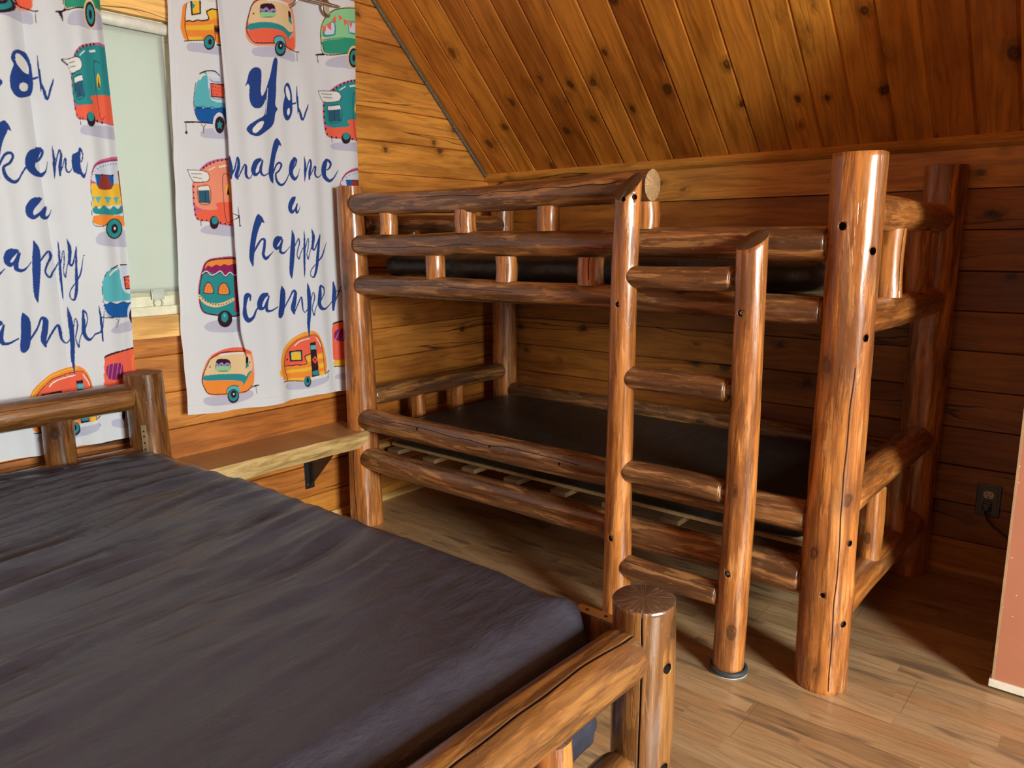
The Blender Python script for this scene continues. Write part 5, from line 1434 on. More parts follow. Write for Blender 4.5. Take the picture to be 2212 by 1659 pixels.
P_d -16116,14596 -16031,14904 -15992,14565;S_W -16325,15613,69 -16006,15693,69;S_W -16760,15476,39 -16516,15592,39;P_d -17395,14843 -17399,14829 -17407,14816 -17418,14807 -17431,14804 -17442,14806 -17452,14814 -17458,14826 -17459,14841 -17455,14855 -17447,14868 -17436,14876 -17424,14880 -17412,14878 -17402,14870 -17396,14858;P_d -17419,14632 -17423,14617 -17431,14605 -17442,14596 -17455,14593 -17466,14595 -17476,14603 -17482,14615 -17483,14630 -17479,14644 -17471,14657 -17460,14666 -17448,14669 -17436,14666 -17426,14659 -17420,14647;
P_d -17434,14421 -17438,14406 -17446,14394 -17457,14385 -17469,14382 -17481,14384 -17491,14392 -17497,14404 -17498,14419 -17494,14433 -17486,14446 -17475,14455 -17462,14458 -17451,14455 -17441,14448 -17435,14435;P_d -17440,14210 -17444,14195 -17452,14182 -17463,14174 -17475,14170 -17487,14173 -17497,14181 -17503,14193 -17504,14208 -17500,14222 -17492,14235 -17481,14244 -17468,14247 -17456,14244 -17447,14236 -17441,14224;
P_d -17432,13998 -17436,13983 -17444,13971 -17455,13962 -17468,13959 -17480,13962 -17489,13970 -17495,13982 -17496,13996 -17492,14011 -17484,14024 -17473,14032 -17461,14035 -17449,14033 -17439,14025 -17433,14012;P_d -17422,13807 -17426,13792 -17434,13780 -17445,13771 -17458,13768 -17470,13771 -17479,13779 -17485,13791 -17486,13806 -17482,13820 -17474,13833 -17463,13842 -17451,13845 -17439,13842 -17429,13834 -17423,13821;
P_d -17354,13659 -17357,13644 -17366,13631 -17377,13623 -17389,13620 -17401,13623 -17411,13631 -17417,13643 -17418,13658 -17414,13673 -17406,13685 -17395,13694 -17382,13697 -17370,13694 -17361,13686 -17355,13673;P_d -17173,13618 -17177,13603 -17185,13591 -17196,13582 -17209,13579 -17221,13582 -17231,13590 -17237,13603 -17238,13617 -17234,13632 -17226,13645 -17215,13653 -17202,13656 -17190,13654 -17180,13645 -17174,13633;
P_d -16989,13599 -16993,13584 -17001,13571 -17012,13563 -17025,13560 -17037,13562 -17047,13571 -17053,13583 -17054,13598 -17050,13613 -17042,13626 -17031,13634 -17018,13637 -17006,13634 -16996,13626 -16990,13614;P_d -16426,13522 -16430,13507 -16439,13494 -16450,13485 -16464,13482 -16476,13485 -16486,13494 -16493,13506 -16494,13521 -16490,13536 -16481,13549 -16470,13558 -16457,13561 -16444,13558 -16434,13550 -16428,13537;
P_d -16236,13488 -16240,13473 -16248,13460 -16260,13452 -16273,13448 -16286,13451 -16296,13460 -16303,13473 -16304,13488 -16300,13503 -16291,13516 -16280,13525 -16266,13528 -16254,13525 -16243,13516 -16237,13504;P_d -16043,13455 -16047,13439 -16056,13426 -16067,13418 -16081,13414 -16094,13417 -16104,13426 -16110,13439 -16112,13454 -16108,13469 -16099,13482 -16087,13491 -16074,13494 -16061,13491 -16051,13483 -16044,13470;
P_d -16930,15541 -16934,15526 -16942,15514 -16953,15505 -16966,15501 -16978,15503 -16988,15511 -16994,15523 -16995,15537 -16991,15552 -16983,15565 -16972,15574 -16959,15577 -16947,15575 -16937,15568 -16931,15556;P_d -16807,15625 -16811,15610 -16819,15597 -16830,15588 -16843,15585 -16855,15587 -16865,15594 -16871,15606 -16872,15621 -16868,15635 -16860,15648 -16849,15657 -16836,15661 -16824,15659 -16814,15651 -16808,15639;
P_d -16660,15702 -16664,15687 -16673,15674 -16684,15665 -16697,15662 -16709,15664 -16719,15671 -16725,15683 -16726,15698 -16722,15713 -16714,15725 -16703,15734 -16690,15738 -16678,15736 -16668,15728 -16662,15717;P_d -16514,15771 -16518,15756 -16526,15743 -16537,15734 -16550,15730 -16563,15733 -16573,15740 -16579,15752 -16580,15767 -16576,15782 -16568,15795 -16556,15804 -16543,15807 -16531,15805 -16521,15798 -16515,15786;
P_d -16343,15834 -16347,15819 -16355,15806 -16367,15797 -16380,15793 -16392,15795 -16402,15803 -16409,15815 -16410,15829 -16406,15844 -16398,15857 -16386,15866 -16373,15870 -16361,15868 -16350,15860 -16344,15848;P_d -16173,15871 -16177,15856 -16186,15843 -16197,15834 -16210,15830 -16223,15832 -16233,15840 -16239,15852 -16240,15867 -16237,15882 -16228,15895 -16217,15904 -16204,15908 -16191,15906 -16181,15898 -16175,15886;
P_d -16002,15909 -16006,15894 -16014,15881 -16026,15871 -16039,15868 -16052,15870 -16062,15877 -16068,15889 -16070,15904 -16066,15919 -16057,15932 -16046,15942 -16033,15945 -16020,15943 -16010,15936 -16003,15924;P_d -16531,13530 -16555,13432 -16603,13350 -16670,13295 -16745,13275 -16815,13294 -16872,13349 -16905,13430 -16911,13526 -16888,13622 -16840,13704 -16774,13760 -16700,13780 -16629,13762 -16572,13708 -16537,13627;
P_t -16558,13608 -16573,13551 -16606,13503 -16653,13470 -16705,13458 -16754,13469 -16795,13501 -16819,13549 -16824,13605 -16809,13662 -16776,13710 -16730,13742 -16678,13754 -16628,13744 -16588,13712 -16563,13665;S_d -17262,13609,30 -17271,13411,30;Sd -15895,13864,20 -15655,13761,44;Sd -15890,13625,20 -15667,13734,44;Sd -15676,14103,25 -15664,13770,39 -15659,13413,35;Pd -15605,13404 -15609,13394 -15620,13385 -15635,13379 -15652,13377 -15670,13379 -15684,13385 -15693,13393 -15695,13404 -15691,13414 -15680,13423 -15665,13429 -15648,13431 -15631,13429 -15617,13423 -15608,13414;
P_l -17527,9555 -17371,9720 -16882,9812 -15810,9737 -15834,9205 -17262,9340;P_k -17617,11036 -17494,11468 -17383,11770 -17266,12028 -17007,12188 -15906,12268 -15816,11849 -15717,10974 -15805,9797 -16920,9938 -17502,10090 -17627,10419;P_d -17571,11033 -17459,11444 -17391,11683 -17261,11985 -17010,12153 -15886,12214 -15816,11849 -15738,10975 -15825,9813 -16919,9951 -17469,10096 -17599,10417;P_t -17534,11031 -17428,11421 -17335,11680 -17058,11625 -15861,11623 -15768,10977 -15851,9862 -16867,9992 -17442,10129 -17562,10414;
P_r -17378,11616 -17306,11898 -17014,12118 -15890,12168 -15849,11577 -16047,11494 -16236,11615 -16443,11488 -16624,11653 -16828,11527 -17054,11669 -17249,11589;P_o -17273,11744 -17205,11983 -16993,12086 -16679,12122 -15869,12123 -15853,11895 -16058,11956 -16263,11873 -16451,11959 -16605,11866 -16791,11948 -16991,11835 -17124,11936;S_d -17379,11603,79 -17194,11684,79 -17019,11522,79 -16823,11580,79 -16623,11662,79 -16444,11475,79 -16237,11601,79 -16048,11485,79 -15851,11559,79;
S_W -17378,11616,39 -17193,11697,39 -17018,11535,39 -16822,11594,39 -16622,11675,39 -16443,11488,39 -16236,11615,39 -16047,11494,39 -15849,11577,39;P_o -17399,10873 -17312,11151 -17160,11276 -17031,11127 -16993,10848;S_d -17399,10873,30 -17312,11151,30 -17160,11276,30 -17031,11127,30 -16993,10848,30 -17399,10873,30;P_o -16815,10802 -16720,11111 -16565,11215 -16405,11139 -16323,10771;S_d -16815,10802,30 -16720,11111,30 -16565,11215,30 -16405,11139,30 -16323,10771,30 -16815,10802,30;
S_c -17250,11170,25 -17320,11019,25 -17340,10896,25;S_c -17156,11165,25 -17226,11013,25 -17246,10890,25;S_c -17061,11160,25 -17132,11008,25 -17152,10885,25;S_c -16654,11139,25 -16726,10985,25 -16747,10860,25;S_c -16533,11132,25 -16605,10978,25 -16626,10853,25;S_c -16411,11126,25 -16483,10971,25 -16504,10846,25;S_p -17594,10779,109 -17348,10497,128 -16978,10372,148 -16586,10411,138 -16177,10552,128;
P_d -17532,10744 -17535,10736 -17541,10729 -17551,10725 -17562,10724 -17572,10726 -17581,10732 -17586,10739 -17587,10748 -17584,10756 -17578,10763 -17568,10767 -17558,10768 -17547,10766 -17538,10760 -17533,10753;P_d -17433,10649 -17436,10641 -17442,10634 -17452,10630 -17463,10629 -17473,10631 -17482,10637 -17487,10644 -17489,10653 -17486,10661 -17479,10668 -17470,10672 -17459,10673 -17448,10671 -17440,10665 -17434,10658;
P_d -17332,10567 -17335,10559 -17342,10552 -17351,10548 -17362,10547 -17373,10549 -17382,10554 -17387,10562 -17388,10571 -17385,10579 -17379,10586 -17369,10590 -17358,10591 -17348,10588 -17339,10583 -17334,10575;P_d -17229,10502 -17232,10493 -17239,10487 -17249,10482 -17260,10482 -17270,10484 -17279,10489 -17284,10497 -17286,10506 -17283,10514 -17276,10521 -17266,10525 -17256,10526 -17245,10523 -17236,10518 -17231,10510;
P_d -17124,10454 -17127,10446 -17134,10439 -17143,10435 -17154,10434 -17165,10436 -17174,10442 -17179,10449 -17181,10458 -17178,10466 -17171,10473 -17162,10477 -17151,10478 -17140,10476 -17131,10470 -17125,10463;P_d -17017,10419 -17020,10411 -17027,10404 -17037,10400 -17048,10399 -17058,10402 -17067,10407 -17073,10415 -17074,10424 -17071,10432 -17064,10439 -17055,10443 -17044,10444 -17033,10441 -17024,10436 -17019,10428;
P_d -16909,10394 -16912,10385 -16918,10378 -16928,10374 -16939,10373 -16950,10376 -16959,10381 -16965,10389 -16966,10398 -16963,10406 -16956,10413 -16947,10417 -16935,10418 -16925,10416 -16916,10410 -16910,10402;P_d -16798,10381 -16801,10373 -16808,10366 -16818,10362 -16829,10361 -16840,10363 -16849,10369 -16855,10377 -16856,10385 -16853,10394 -16846,10401 -16837,10405 -16825,10406 -16814,10403 -16805,10398 -16800,10390;
P_d -16686,10382 -16689,10374 -16696,10367 -16706,10363 -16717,10362 -16728,10364 -16737,10370 -16743,10378 -16744,10386 -16742,10395 -16735,10402 -16725,10406 -16713,10407 -16702,10404 -16693,10399 -16688,10391;P_d -16572,10397 -16575,10388 -16582,10381 -16592,10377 -16604,10376 -16615,10379 -16624,10384 -16629,10392 -16631,10401 -16628,10409 -16621,10416 -16611,10420 -16600,10421 -16589,10419 -16580,10413 -16574,10405;
P_d -16457,10425 -16460,10416 -16467,10409 -16477,10405 -16488,10404 -16499,10407 -16508,10412 -16514,10420 -16516,10429 -16513,10438 -16506,10444 -16496,10449 -16484,10450 -16473,10447 -16464,10441 -16458,10434;P_d -16339,10467 -16342,10458 -16349,10451 -16359,10447 -16371,10446 -16382,10449 -16391,10454 -16397,10462 -16398,10471 -16395,10479 -16388,10486 -16378,10491 -16367,10492 -16356,10489 -16346,10483 -16341,10476;
P_d -16220,10518 -16223,10510 -16230,10503 -16240,10498 -16252,10497 -16263,10500 -16272,10506 -16278,10513 -16280,10522 -16277,10531 -16270,10538 -16260,10542 -16248,10543 -16237,10540 -16228,10535 -16222,10527;P_r -16061,11449 -15809,11461 -15835,10056 -16171,10036;S_c -16026,11265,25 -16113,10124,25 -15869,10142,25 -15837,11302,25;P_d -16283,9787 -16318,9660 -16396,9556 -16505,9492 -16628,9478 -16745,9515 -16839,9597 -16897,9712 -16909,9842 -16874,9967 -16798,10070 -16691,10134 -16569,10150 -16451,10116 -16355,10034 -16296,9919;
P_t -16455,9867 -16474,9791 -16512,9729 -16565,9690 -16625,9680 -16681,9700 -16727,9748 -16754,9815 -16758,9892 -16740,9968 -16702,10029 -16649,10069 -16590,10079 -16533,10059 -16488,10012 -16460,9944;P_q -16548,9943 -16554,9917 -16568,9896 -16586,9883 -16608,9880 -16628,9887 -16644,9903 -16653,9926 -16655,9952 -16649,9978 -16635,9999 -16617,10012 -16596,10016 -16576,10009 -16559,9993 -16550,9970;Pl -17791,6753 -17673,6895 -16751,6788 -16132,6878 -15613,6819 -15614,6551 -16381,6367 -17276,6453 -17700,6598;
Ps -17789,7557 -17713,7866 -17512,8250 -17292,8459 -16790,8629 -16389,8665 -15833,8601 -15534,8433 -15482,7648 -15559,7029 -15937,6726 -16653,6762 -17480,6900 -17676,7126;Pc -17292,8459 -16790,8629 -16389,8665 -15833,8601 -15534,8433 -15594,8335 -16203,8466 -16852,8488 -17305,8314;Pp -17693,7726 -17570,8029 -17355,8298 -16854,8465 -16205,8447 -15646,8351 -15566,8044 -15569,7684 -15816,7550 -15880,7415 -15974,7525 -17070,7682;
Pt -17749,7528 -17684,7725 -17069,7691 -15974,7534 -15880,7406 -15748,7613 -15554,7667 -15743,7492 -15899,7178 -16059,7010 -16024,7235 -16599,7388;Po -17750,7515 -16600,7370 -16042,7209 -16059,7010 -15746,7454 -15531,7630 -15592,7083 -15931,6797 -16645,6856 -17473,6977 -17668,7217;Pd -17132,8200 -17017,8278 -16627,8228 -16507,8109 -16520,7716 -17191,7802;Pm -17142,8026 -16526,7943 -16538,7747 -17165,7826;
Sv -17111,8105,79 -17017,8009,79 -16897,8086,79 -16797,7980,79 -16667,8046,79 -16539,7973,79;Pd -15832,8174 -15731,8266 -15739,7851 -15907,7716;Pt -15867,7940 -15738,7995 -15748,7867 -15900,7734;Pd -17351,8017 -17355,8004 -17362,7993 -17372,7986 -17383,7985 -17394,7989 -17402,7998 -17407,8011 -17408,8025 -17405,8039 -17398,8050 -17388,8056 -17376,8058 -17366,8053 -17357,8044 -17352,8032;Pd -15648,7997 -15652,7983 -15658,7971 -15667,7964 -15677,7963 -15687,7967 -15695,7976 -15700,7989 -15700,8004 -15697,8018 -15690,8030 -15681,8037 -15671,8039 -15662,8034 -15654,8025 -15649,8012;
SW -16931,8428,69 -16409,8425,69 -15903,8382,69;Sd -17354,8311,35 -16850,8506,35 -16203,8475,35 -15847,8432,35;Sd -17380,8287,35 -17634,7855,35 -17749,7528,35 -17668,7217,35 -17473,6977,35 -16746,6844,35 -16190,6801,35 -15875,6837,35 -15639,7017,35;Pq -16802,6891 -16700,7087 -16468,7146 -16245,7064 -16166,6778;Sd -16802,6891,25 -16700,7087,25 -16468,7146,25 -16245,7064,25;Pd -16253,6667 -16282,6558 -16345,6472 -16432,6423 -16530,6417 -16624,6456 -16699,6533 -16745,6637 -16754,6751 -16726,6858 -16664,6944 -16578,6994 -16480,7001 -16386,6963 -16310,6887 -16263,6783;
Pt -16296,6703 -16320,6615 -16371,6546 -16443,6507 -16523,6502 -16600,6534 -16662,6596 -16699,6679 -16707,6771 -16684,6858 -16633,6927 -16563,6967 -16483,6972 -16406,6942 -16343,6880 -16304,6796;Pd -16362,6772 -16377,6712 -16409,6664 -16453,6636 -16502,6632 -16549,6653 -16586,6694 -16609,6750 -16613,6813 -16598,6872 -16567,6920 -16523,6948 -16474,6952 -16427,6932 -16390,6891 -16367,6834;PW -16443,6785 -16447,6769 -16456,6757 -16468,6749 -16482,6748 -16495,6754 -16505,6765 -16512,6780 -16513,6796 -16509,6812 -16500,6825 -16488,6832 -16474,6833 -16461,6827 -16451,6816 -16444,6801;
Sd -15656,6947,25 -15491,7009,59 -15330,7013,39;Sd -15482,6993,20 -15455,6671,20;Pl -14125,6717 -14009,6890 -13080,6800 -12032,6906 -11916,6942 -11947,6672 -12800,6488 -13922,6523;Py -14332,7488 -14221,7473 -14212,7222 -14323,7238;Po -14147,6952 -14253,7427 -14243,7923 -14066,8397 -13641,8746 -13102,8966 -12563,9014 -12274,8806 -12065,8268 -11959,7526 -11994,7006 -12766,6986 -13196,6844;Sy -14174,7715,44 -14049,8246,44 -13649,8648,44 -13109,8866,44 -12629,8934,44;
Pc -14041,7598 -14058,7899 -13845,8321 -13358,8666 -12760,8780 -12429,8771 -12234,8494 -12144,8018 -12455,7953 -12692,8033 -13029,7921 -12947,7655 -13556,7557;Py -14055,7425 -13480,7395 -12702,7458 -12716,7264 -14009,7268;Py -14009,7051 -13125,7003 -13133,6886 -13947,6957;Py -13033,7870 -12694,8002 -12717,7676 -12931,7627;Py -12426,7939 -12147,7967 -12123,7766 -12409,7740;Py -12374,7528 -12100,7565 -12076,7358 -12352,7317;
Py -12338,7159 -12063,7184 -12061,7026 -12324,7001;Sd -14041,7608,39 -13897,7618,39 -13728,7576,39 -13494,7600,39 -13262,7569,39 -12961,7631,39 -13059,7924,39 -12694,8007,39;Sd -13947,6957,25 -14073,7552,25 -14058,7899,25 -13845,8321,25 -13358,8666,25 -12759,8795,25 -12428,8781,25 -12234,8494,25 -12144,8018,25 -12073,7043,25;Pd -13818,8218 -13173,8227 -13179,7736 -13784,7754;Py -13731,8158 -13249,8160 -13246,7795 -13710,7820;
Pm -13731,8158 -13570,8154 -13711,7955;Pm -13249,8160 -13366,8154 -13246,7948;Pm -13710,7820 -13715,7906 -13594,7820;Pm -13246,7795 -13250,7897 -13351,7799;Pd -12762,8490 -12478,8500 -12385,7009 -12749,6968;Pq -12741,8371 -12475,8366 -12463,8185 -12730,8180;Pc -12551,7887 -12423,7716 -12557,7542 -12695,7735;Pr -12556,7810 -12484,7719 -12557,7630 -12635,7728;Pt -12719,7223 -12418,7248 -12407,7054 -12713,7046;
Pd -13884,7872 -13888,7857 -13896,7845 -13908,7838 -13921,7837 -13934,7841 -13944,7851 -13950,7865 -13952,7881 -13948,7895 -13940,7907 -13928,7915 -13915,7916 -13902,7911 -13892,7901 -13885,7887;SW -13521,8424,44 -13246,8604,44 -12767,8684,44;SW -12435,8680,39 -12287,8448,39 -12224,8287,39;Pd -12810,6786 -12830,6693 -12875,6619 -12937,6575 -13006,6567 -13073,6596 -13127,6658 -13160,6744 -13166,6839 -13146,6931 -13102,7004 -13041,7049 -12972,7058 -12905,7029 -12850,6967 -12817,6882;
Pt -12856,6818 -12872,6742 -12908,6680 -12958,6643 -13013,6635 -13067,6659 -13110,6711 -13136,6782 -13141,6861 -13125,6937 -13089,6999 -13040,7036 -12984,7044 -12931,7020 -12888,6969 -12861,6898;Pd -12914,6848 -12922,6806 -12939,6771 -12962,6750 -12988,6745 -13012,6758 -13031,6785 -13043,6824 -13045,6867 -13037,6910 -13020,6944 -12997,6965 -12972,6970 -12947,6958 -12928,6930 -12916,6892;Sd -14146,6961,39 -13196,6844,39;
Sd -12073,7043,25 -11859,7145,49;Sd -11925,7101,15 -11914,6783,15;Pl -11559,6816 -11390,6926 -10727,6931 -9860,6876 -9934,6493 -10903,6603 -11505,6701;Pc -11569,8559 -11551,9046 -11374,9222 -10631,9296 -8700,9411 -8890,7846 -9776,7321 -11579,7483 -11588,7947;Py -11588,7572 -9894,7504 -10103,7223 -10504,7201 -11562,7271;Sd -11574,7278,39 -10506,7193,39;Pr -11424,8936 -10303,8942 -10137,8817 -10235,8320 -11500,8402;
Sv -11115,8941,44 -11445,8420,44;Sv -10768,8923,44 -11091,8400,44;Sv -10449,8902,44 -10706,8376,44;Sv -10215,8886,44 -10465,8359,44;Sd -11503,9125,39 -11374,9222,69 -10629,9308,69 -9022,9429,69;So -9565,8500,59 -9506,9047,59 -9018,9247,59;SW -10294,9371,30 -9056,9461,30;Pd -10340,7032 -10367,6952 -10406,6886 -10453,6844 -10500,6832 -10539,6852 -10567,6901 -10577,6972 -10569,7053 -10543,7132 -10504,7198 -10457,7240 -10410,7252 -10371,7232 -10342,7184 -10332,7113;
Pn -15025,18611 -14906,18840 -14794,19176 -14613,19365 -14381,19422 -14236,19323 -14280,18907 -14349,18551 -14305,18330 -14155,18533 -14048,18765 -13855,19228 -13748,19593 -13667,19823 -13577,19894 -13485,19852 -13543,19449 -13615,19000 -13649,18555 -13732,18102 -13597,17984 -13737,17835 -13808,17471 -13957,17255 -14264,17025 -14529,16833 -14845,16848 -15013,16955 -15088,17069 -14976,17219 -14645,17427 -14269,17621 -14185,17828 -14120,18319 -14232,18086 -14391,17901 -14650,17862 -14811,17995 -14864,18268 -14806,18662 -14862,18774;
PW -14824,17095 -14549,17350 -14324,17448 -14278,17378 -14411,17144 -14675,16934 -14809,16974;SW -14016,18704,10 -14081,18280,44 -14180,17697,15;Pn -13122,19060 -12999,19033 -12928,18805 -12894,18517 -12911,18290 -12920,18017 -12998,17782 -13150,17594 -13286,17606 -13379,17808 -13373,18100 -13298,18377 -13232,18542 -13285,18691 -13243,18897;PW -13131,18943 -13031,18814 -12987,18596 -13003,18391 -13089,18403 -13194,18614 -13193,18837;
PW -13095,18110 -13037,18072 -13062,17888 -13135,17790 -13195,17873 -13174,18011;Pn -13721,16861 -13606,16749 -13530,16542 -13634,16597 -13795,16597;Pn -14803,13874 -14655,13763 -14546,13484 -14697,13565 -14878,13600;Sn -12935,18264,69 -12743,18319,59;Sn -12661,18976,20 -12673,18591,79 -12660,18229,89 -12683,17908,30;Sn -12673,18205,49 -12578,17965,109 -12517,17720,118 -12438,17715,69 -12323,17971,79 -12210,18191,59 -12167,18320,20;
Sn -15892,16067,30 -15872,15845,118 -15869,15542,197 -15881,15281,128 -15875,15129,25;Sn -15847,15283,49 -15673,15597,69 -15569,15952,49 -15515,15891,109 -15521,15651,128 -15618,15383,148 -15652,15271,148 -15604,15186,89;Sn -15554,15255,49 -15351,15595,59 -15250,15733,59 -15206,15648,109 -15237,15404,118 -15193,15265,109 -15068,15236,39 -14907,15467,39;Sn -14558,15957,118 -14719,15879,197 -14847,15693,217 -14903,15512,197 -14837,15382,148 -14692,15443,79 -14555,15666,59 -14466,15932,69;
Sn -14468,15905,79 -14574,15620,128 -14558,15433,118 -14423,15360,59 -14163,15510,49;Sn -13724,16833,69 -13774,16667,247 -13921,16294,217 -14038,15879,207 -14120,15512,227 -14110,15240,168 -14057,15097,39;Sn -14027,15472,59 -13839,15824,69 -13687,15912,89 -13612,15816,89 -13737,15602,69 -13900,15456,79 -13862,15184,118 -13682,15041,109 -13469,15180,59 -13236,15563,39;Sn -12936,16138,99 -13059,15990,197 -13155,15753,207 -13163,15497,188 -13030,15318,148 -12863,15444,49 -12757,15730,20;
Sn -12992,16143,99 -12884,16086,79 -12931,15906,69 -13069,15711,59;Sn -12510,16238,20 -12486,15935,99 -12513,15557,118 -12560,15224,30;Sn -12484,15558,49 -12341,15944,49 -12242,16116,59 -12196,15954,89 -12289,15617,128 -12327,15330,79;Sn -12258,15476,39 -12059,15820,59 -11982,15825,89 -12034,15584,99 -11961,15444,79 -11806,15462,39 -11550,15707,30;Sn -11379,16189,99 -11482,16000,227 -11561,15731,237 -11506,15468,207 -11285,15324,138 -11063,15443,69 -10895,15647,49 -10785,15810,15;
Sn -11397,16188,99 -11220,16123,128 -11181,15981,109 -11282,15829,69 -11408,15764,49;Sn -13069,14566,99 -13172,14469,207 -13300,14254,207 -13323,14089,188 -13242,13973,128 -13098,14094,69 -12976,14286,59;Sn -12974,14310,59 -13041,14095,109 -13017,13963,99 -12907,14060,39 -12832,14233,15;Sn -14822,13838,69 -14822,13646,296 -14968,13326,267 -15105,12915,237 -15200,12505,227 -15251,12139,197 -15223,11852,59;
Sn -15162,12343,69 -14926,12684,89 -14764,12867,79 -14622,12857,109 -14663,12542,128 -14721,12288,138 -14622,12122,138 -14418,12258,59 -14268,12386,30;Sn -13844,12931,118 -14030,12862,267 -14160,12652,217 -14084,12510,138 -13940,12602,69 -13795,12851,69;Sn -13784,12850,79 -13887,12578,118 -13918,12389,138 -13780,12315,89 -13604,12431,39 -13459,12572,39;Sn -13308,13238,30 -13273,12952,168 -13334,12426,227 -13404,11947,217 -13464,11515,178 -13454,11272,39;
Sn -13259,12521,49 -13084,12807,49 -13003,12902,49 -12983,12710,59 -13082,12446,49 -13132,12229,49 -13053,12058,59 -12970,12250,39 -12818,12514,39 -12702,12512,39;Sn -12725,13239,20 -12726,12901,79 -12764,12367,109 -12799,11880,99 -12812,11538,69 -12830,11283,20;Sn -12702,12512,39 -12590,12851,39 -12530,12875,39 -12579,12510,49 -12649,12267,39 -12606,12046,59 -12526,12265,39 -12426,12508,39;Sn -12353,13288,30 -12285,12996,148 -12339,12654,128 -12367,12507,118 -12277,12432,69 -12115,12700,69 -11947,13053,39;
Sn -11936,13044,39 -12035,12650,118 -12129,12158,148 -12192,11763,138 -12307,11394,109 -12406,11274,69 -12529,11379,44 -12472,11599,44 -12183,11887,49 -11894,12152,79 -11718,12497,49 -11603,12754,15;Sn -15458,10504,69 -15443,10689,109 -15599,10676,207 -15701,10311,148 -15722,9940,207 -15595,9718,188 -15368,9817,118 -15215,10087,79 -15042,10263,49;Sn -14687,10690,148 -14881,10607,247 -15034,10357,247 -15023,10167,197 -14864,10156,99 -14728,10384,69 -14604,10590,69;
Sn -14602,10613,69 -14728,10241,118 -14723,10040,138 -14540,10012,79 -14223,10146,49;Sn -13966,10969,39 -13935,10716,247 -13990,10285,276 -14075,9903,276 -14131,9752,178;Sn -13930,10037,59 -13628,10455,69 -13437,10736,89 -13327,10671,138 -13397,10341,197 -13489,10029,227 -13448,9804,99;Sn -13395,9898,49 -13215,10230,59 -13053,10467,59 -13024,10217,79 -13018,9968,59 -12912,9811,39 -12745,9998,39;Sn -12707,11040,30 -12672,10691,178 -12672,10193,207 -12719,9695,188 -12775,9247,148 -12776,8715,30;
Sn -12641,10040,39 -12519,10508,39 -12438,10638,39 -12393,10424,59 -12513,10081,49 -12547,9933,49 -12471,9649,59 -12407,9872,39 -12254,10163,39;Sn -12086,10849,118 -12121,10508,188 -12169,10158,188 -12086,9949,168 -11882,9882,89 -11637,10018,49 -11449,10210,49;Sn -12057,10907,89 -11895,10788,79 -11898,10555,59 -12062,10302,49;Sn -11365,11014,69 -11334,10614,207 -11386,10206,207 -11431,9807,118;Sn -11349,10100,49 -11133,10499,59 -10967,10809,49"""

RES = 0.0011
CY0, CY1, CZ0, CZ1 = -1.86, -0.84, 0.55, 2.32
NW, NH = int((CY1 - CY0) / RES), int((CZ1 - CZ0) / RES)


def fold_y(z):
    return np.interp(z, [0.6, 0.75, 0.96, 1.40, 1.83, 2.15], [-1.60, -1.597, -1.594, -1.586, -1.588, -1.615])


def smooth_closed(pts, it=1):
    for _ in range(it):
        q = []
        n = len(pts)
        for i in range(n):
            a, b = pts[i], pts[(i + 1) % n]
            q.append((a[0] * .8 + b[0] * .2, a[1] * .8 + b[1] * .2))
            q.append((a[0] * .2 + b[0] * .8, a[1] * .2 + b[1] * .8))
        pts = q
    return pts


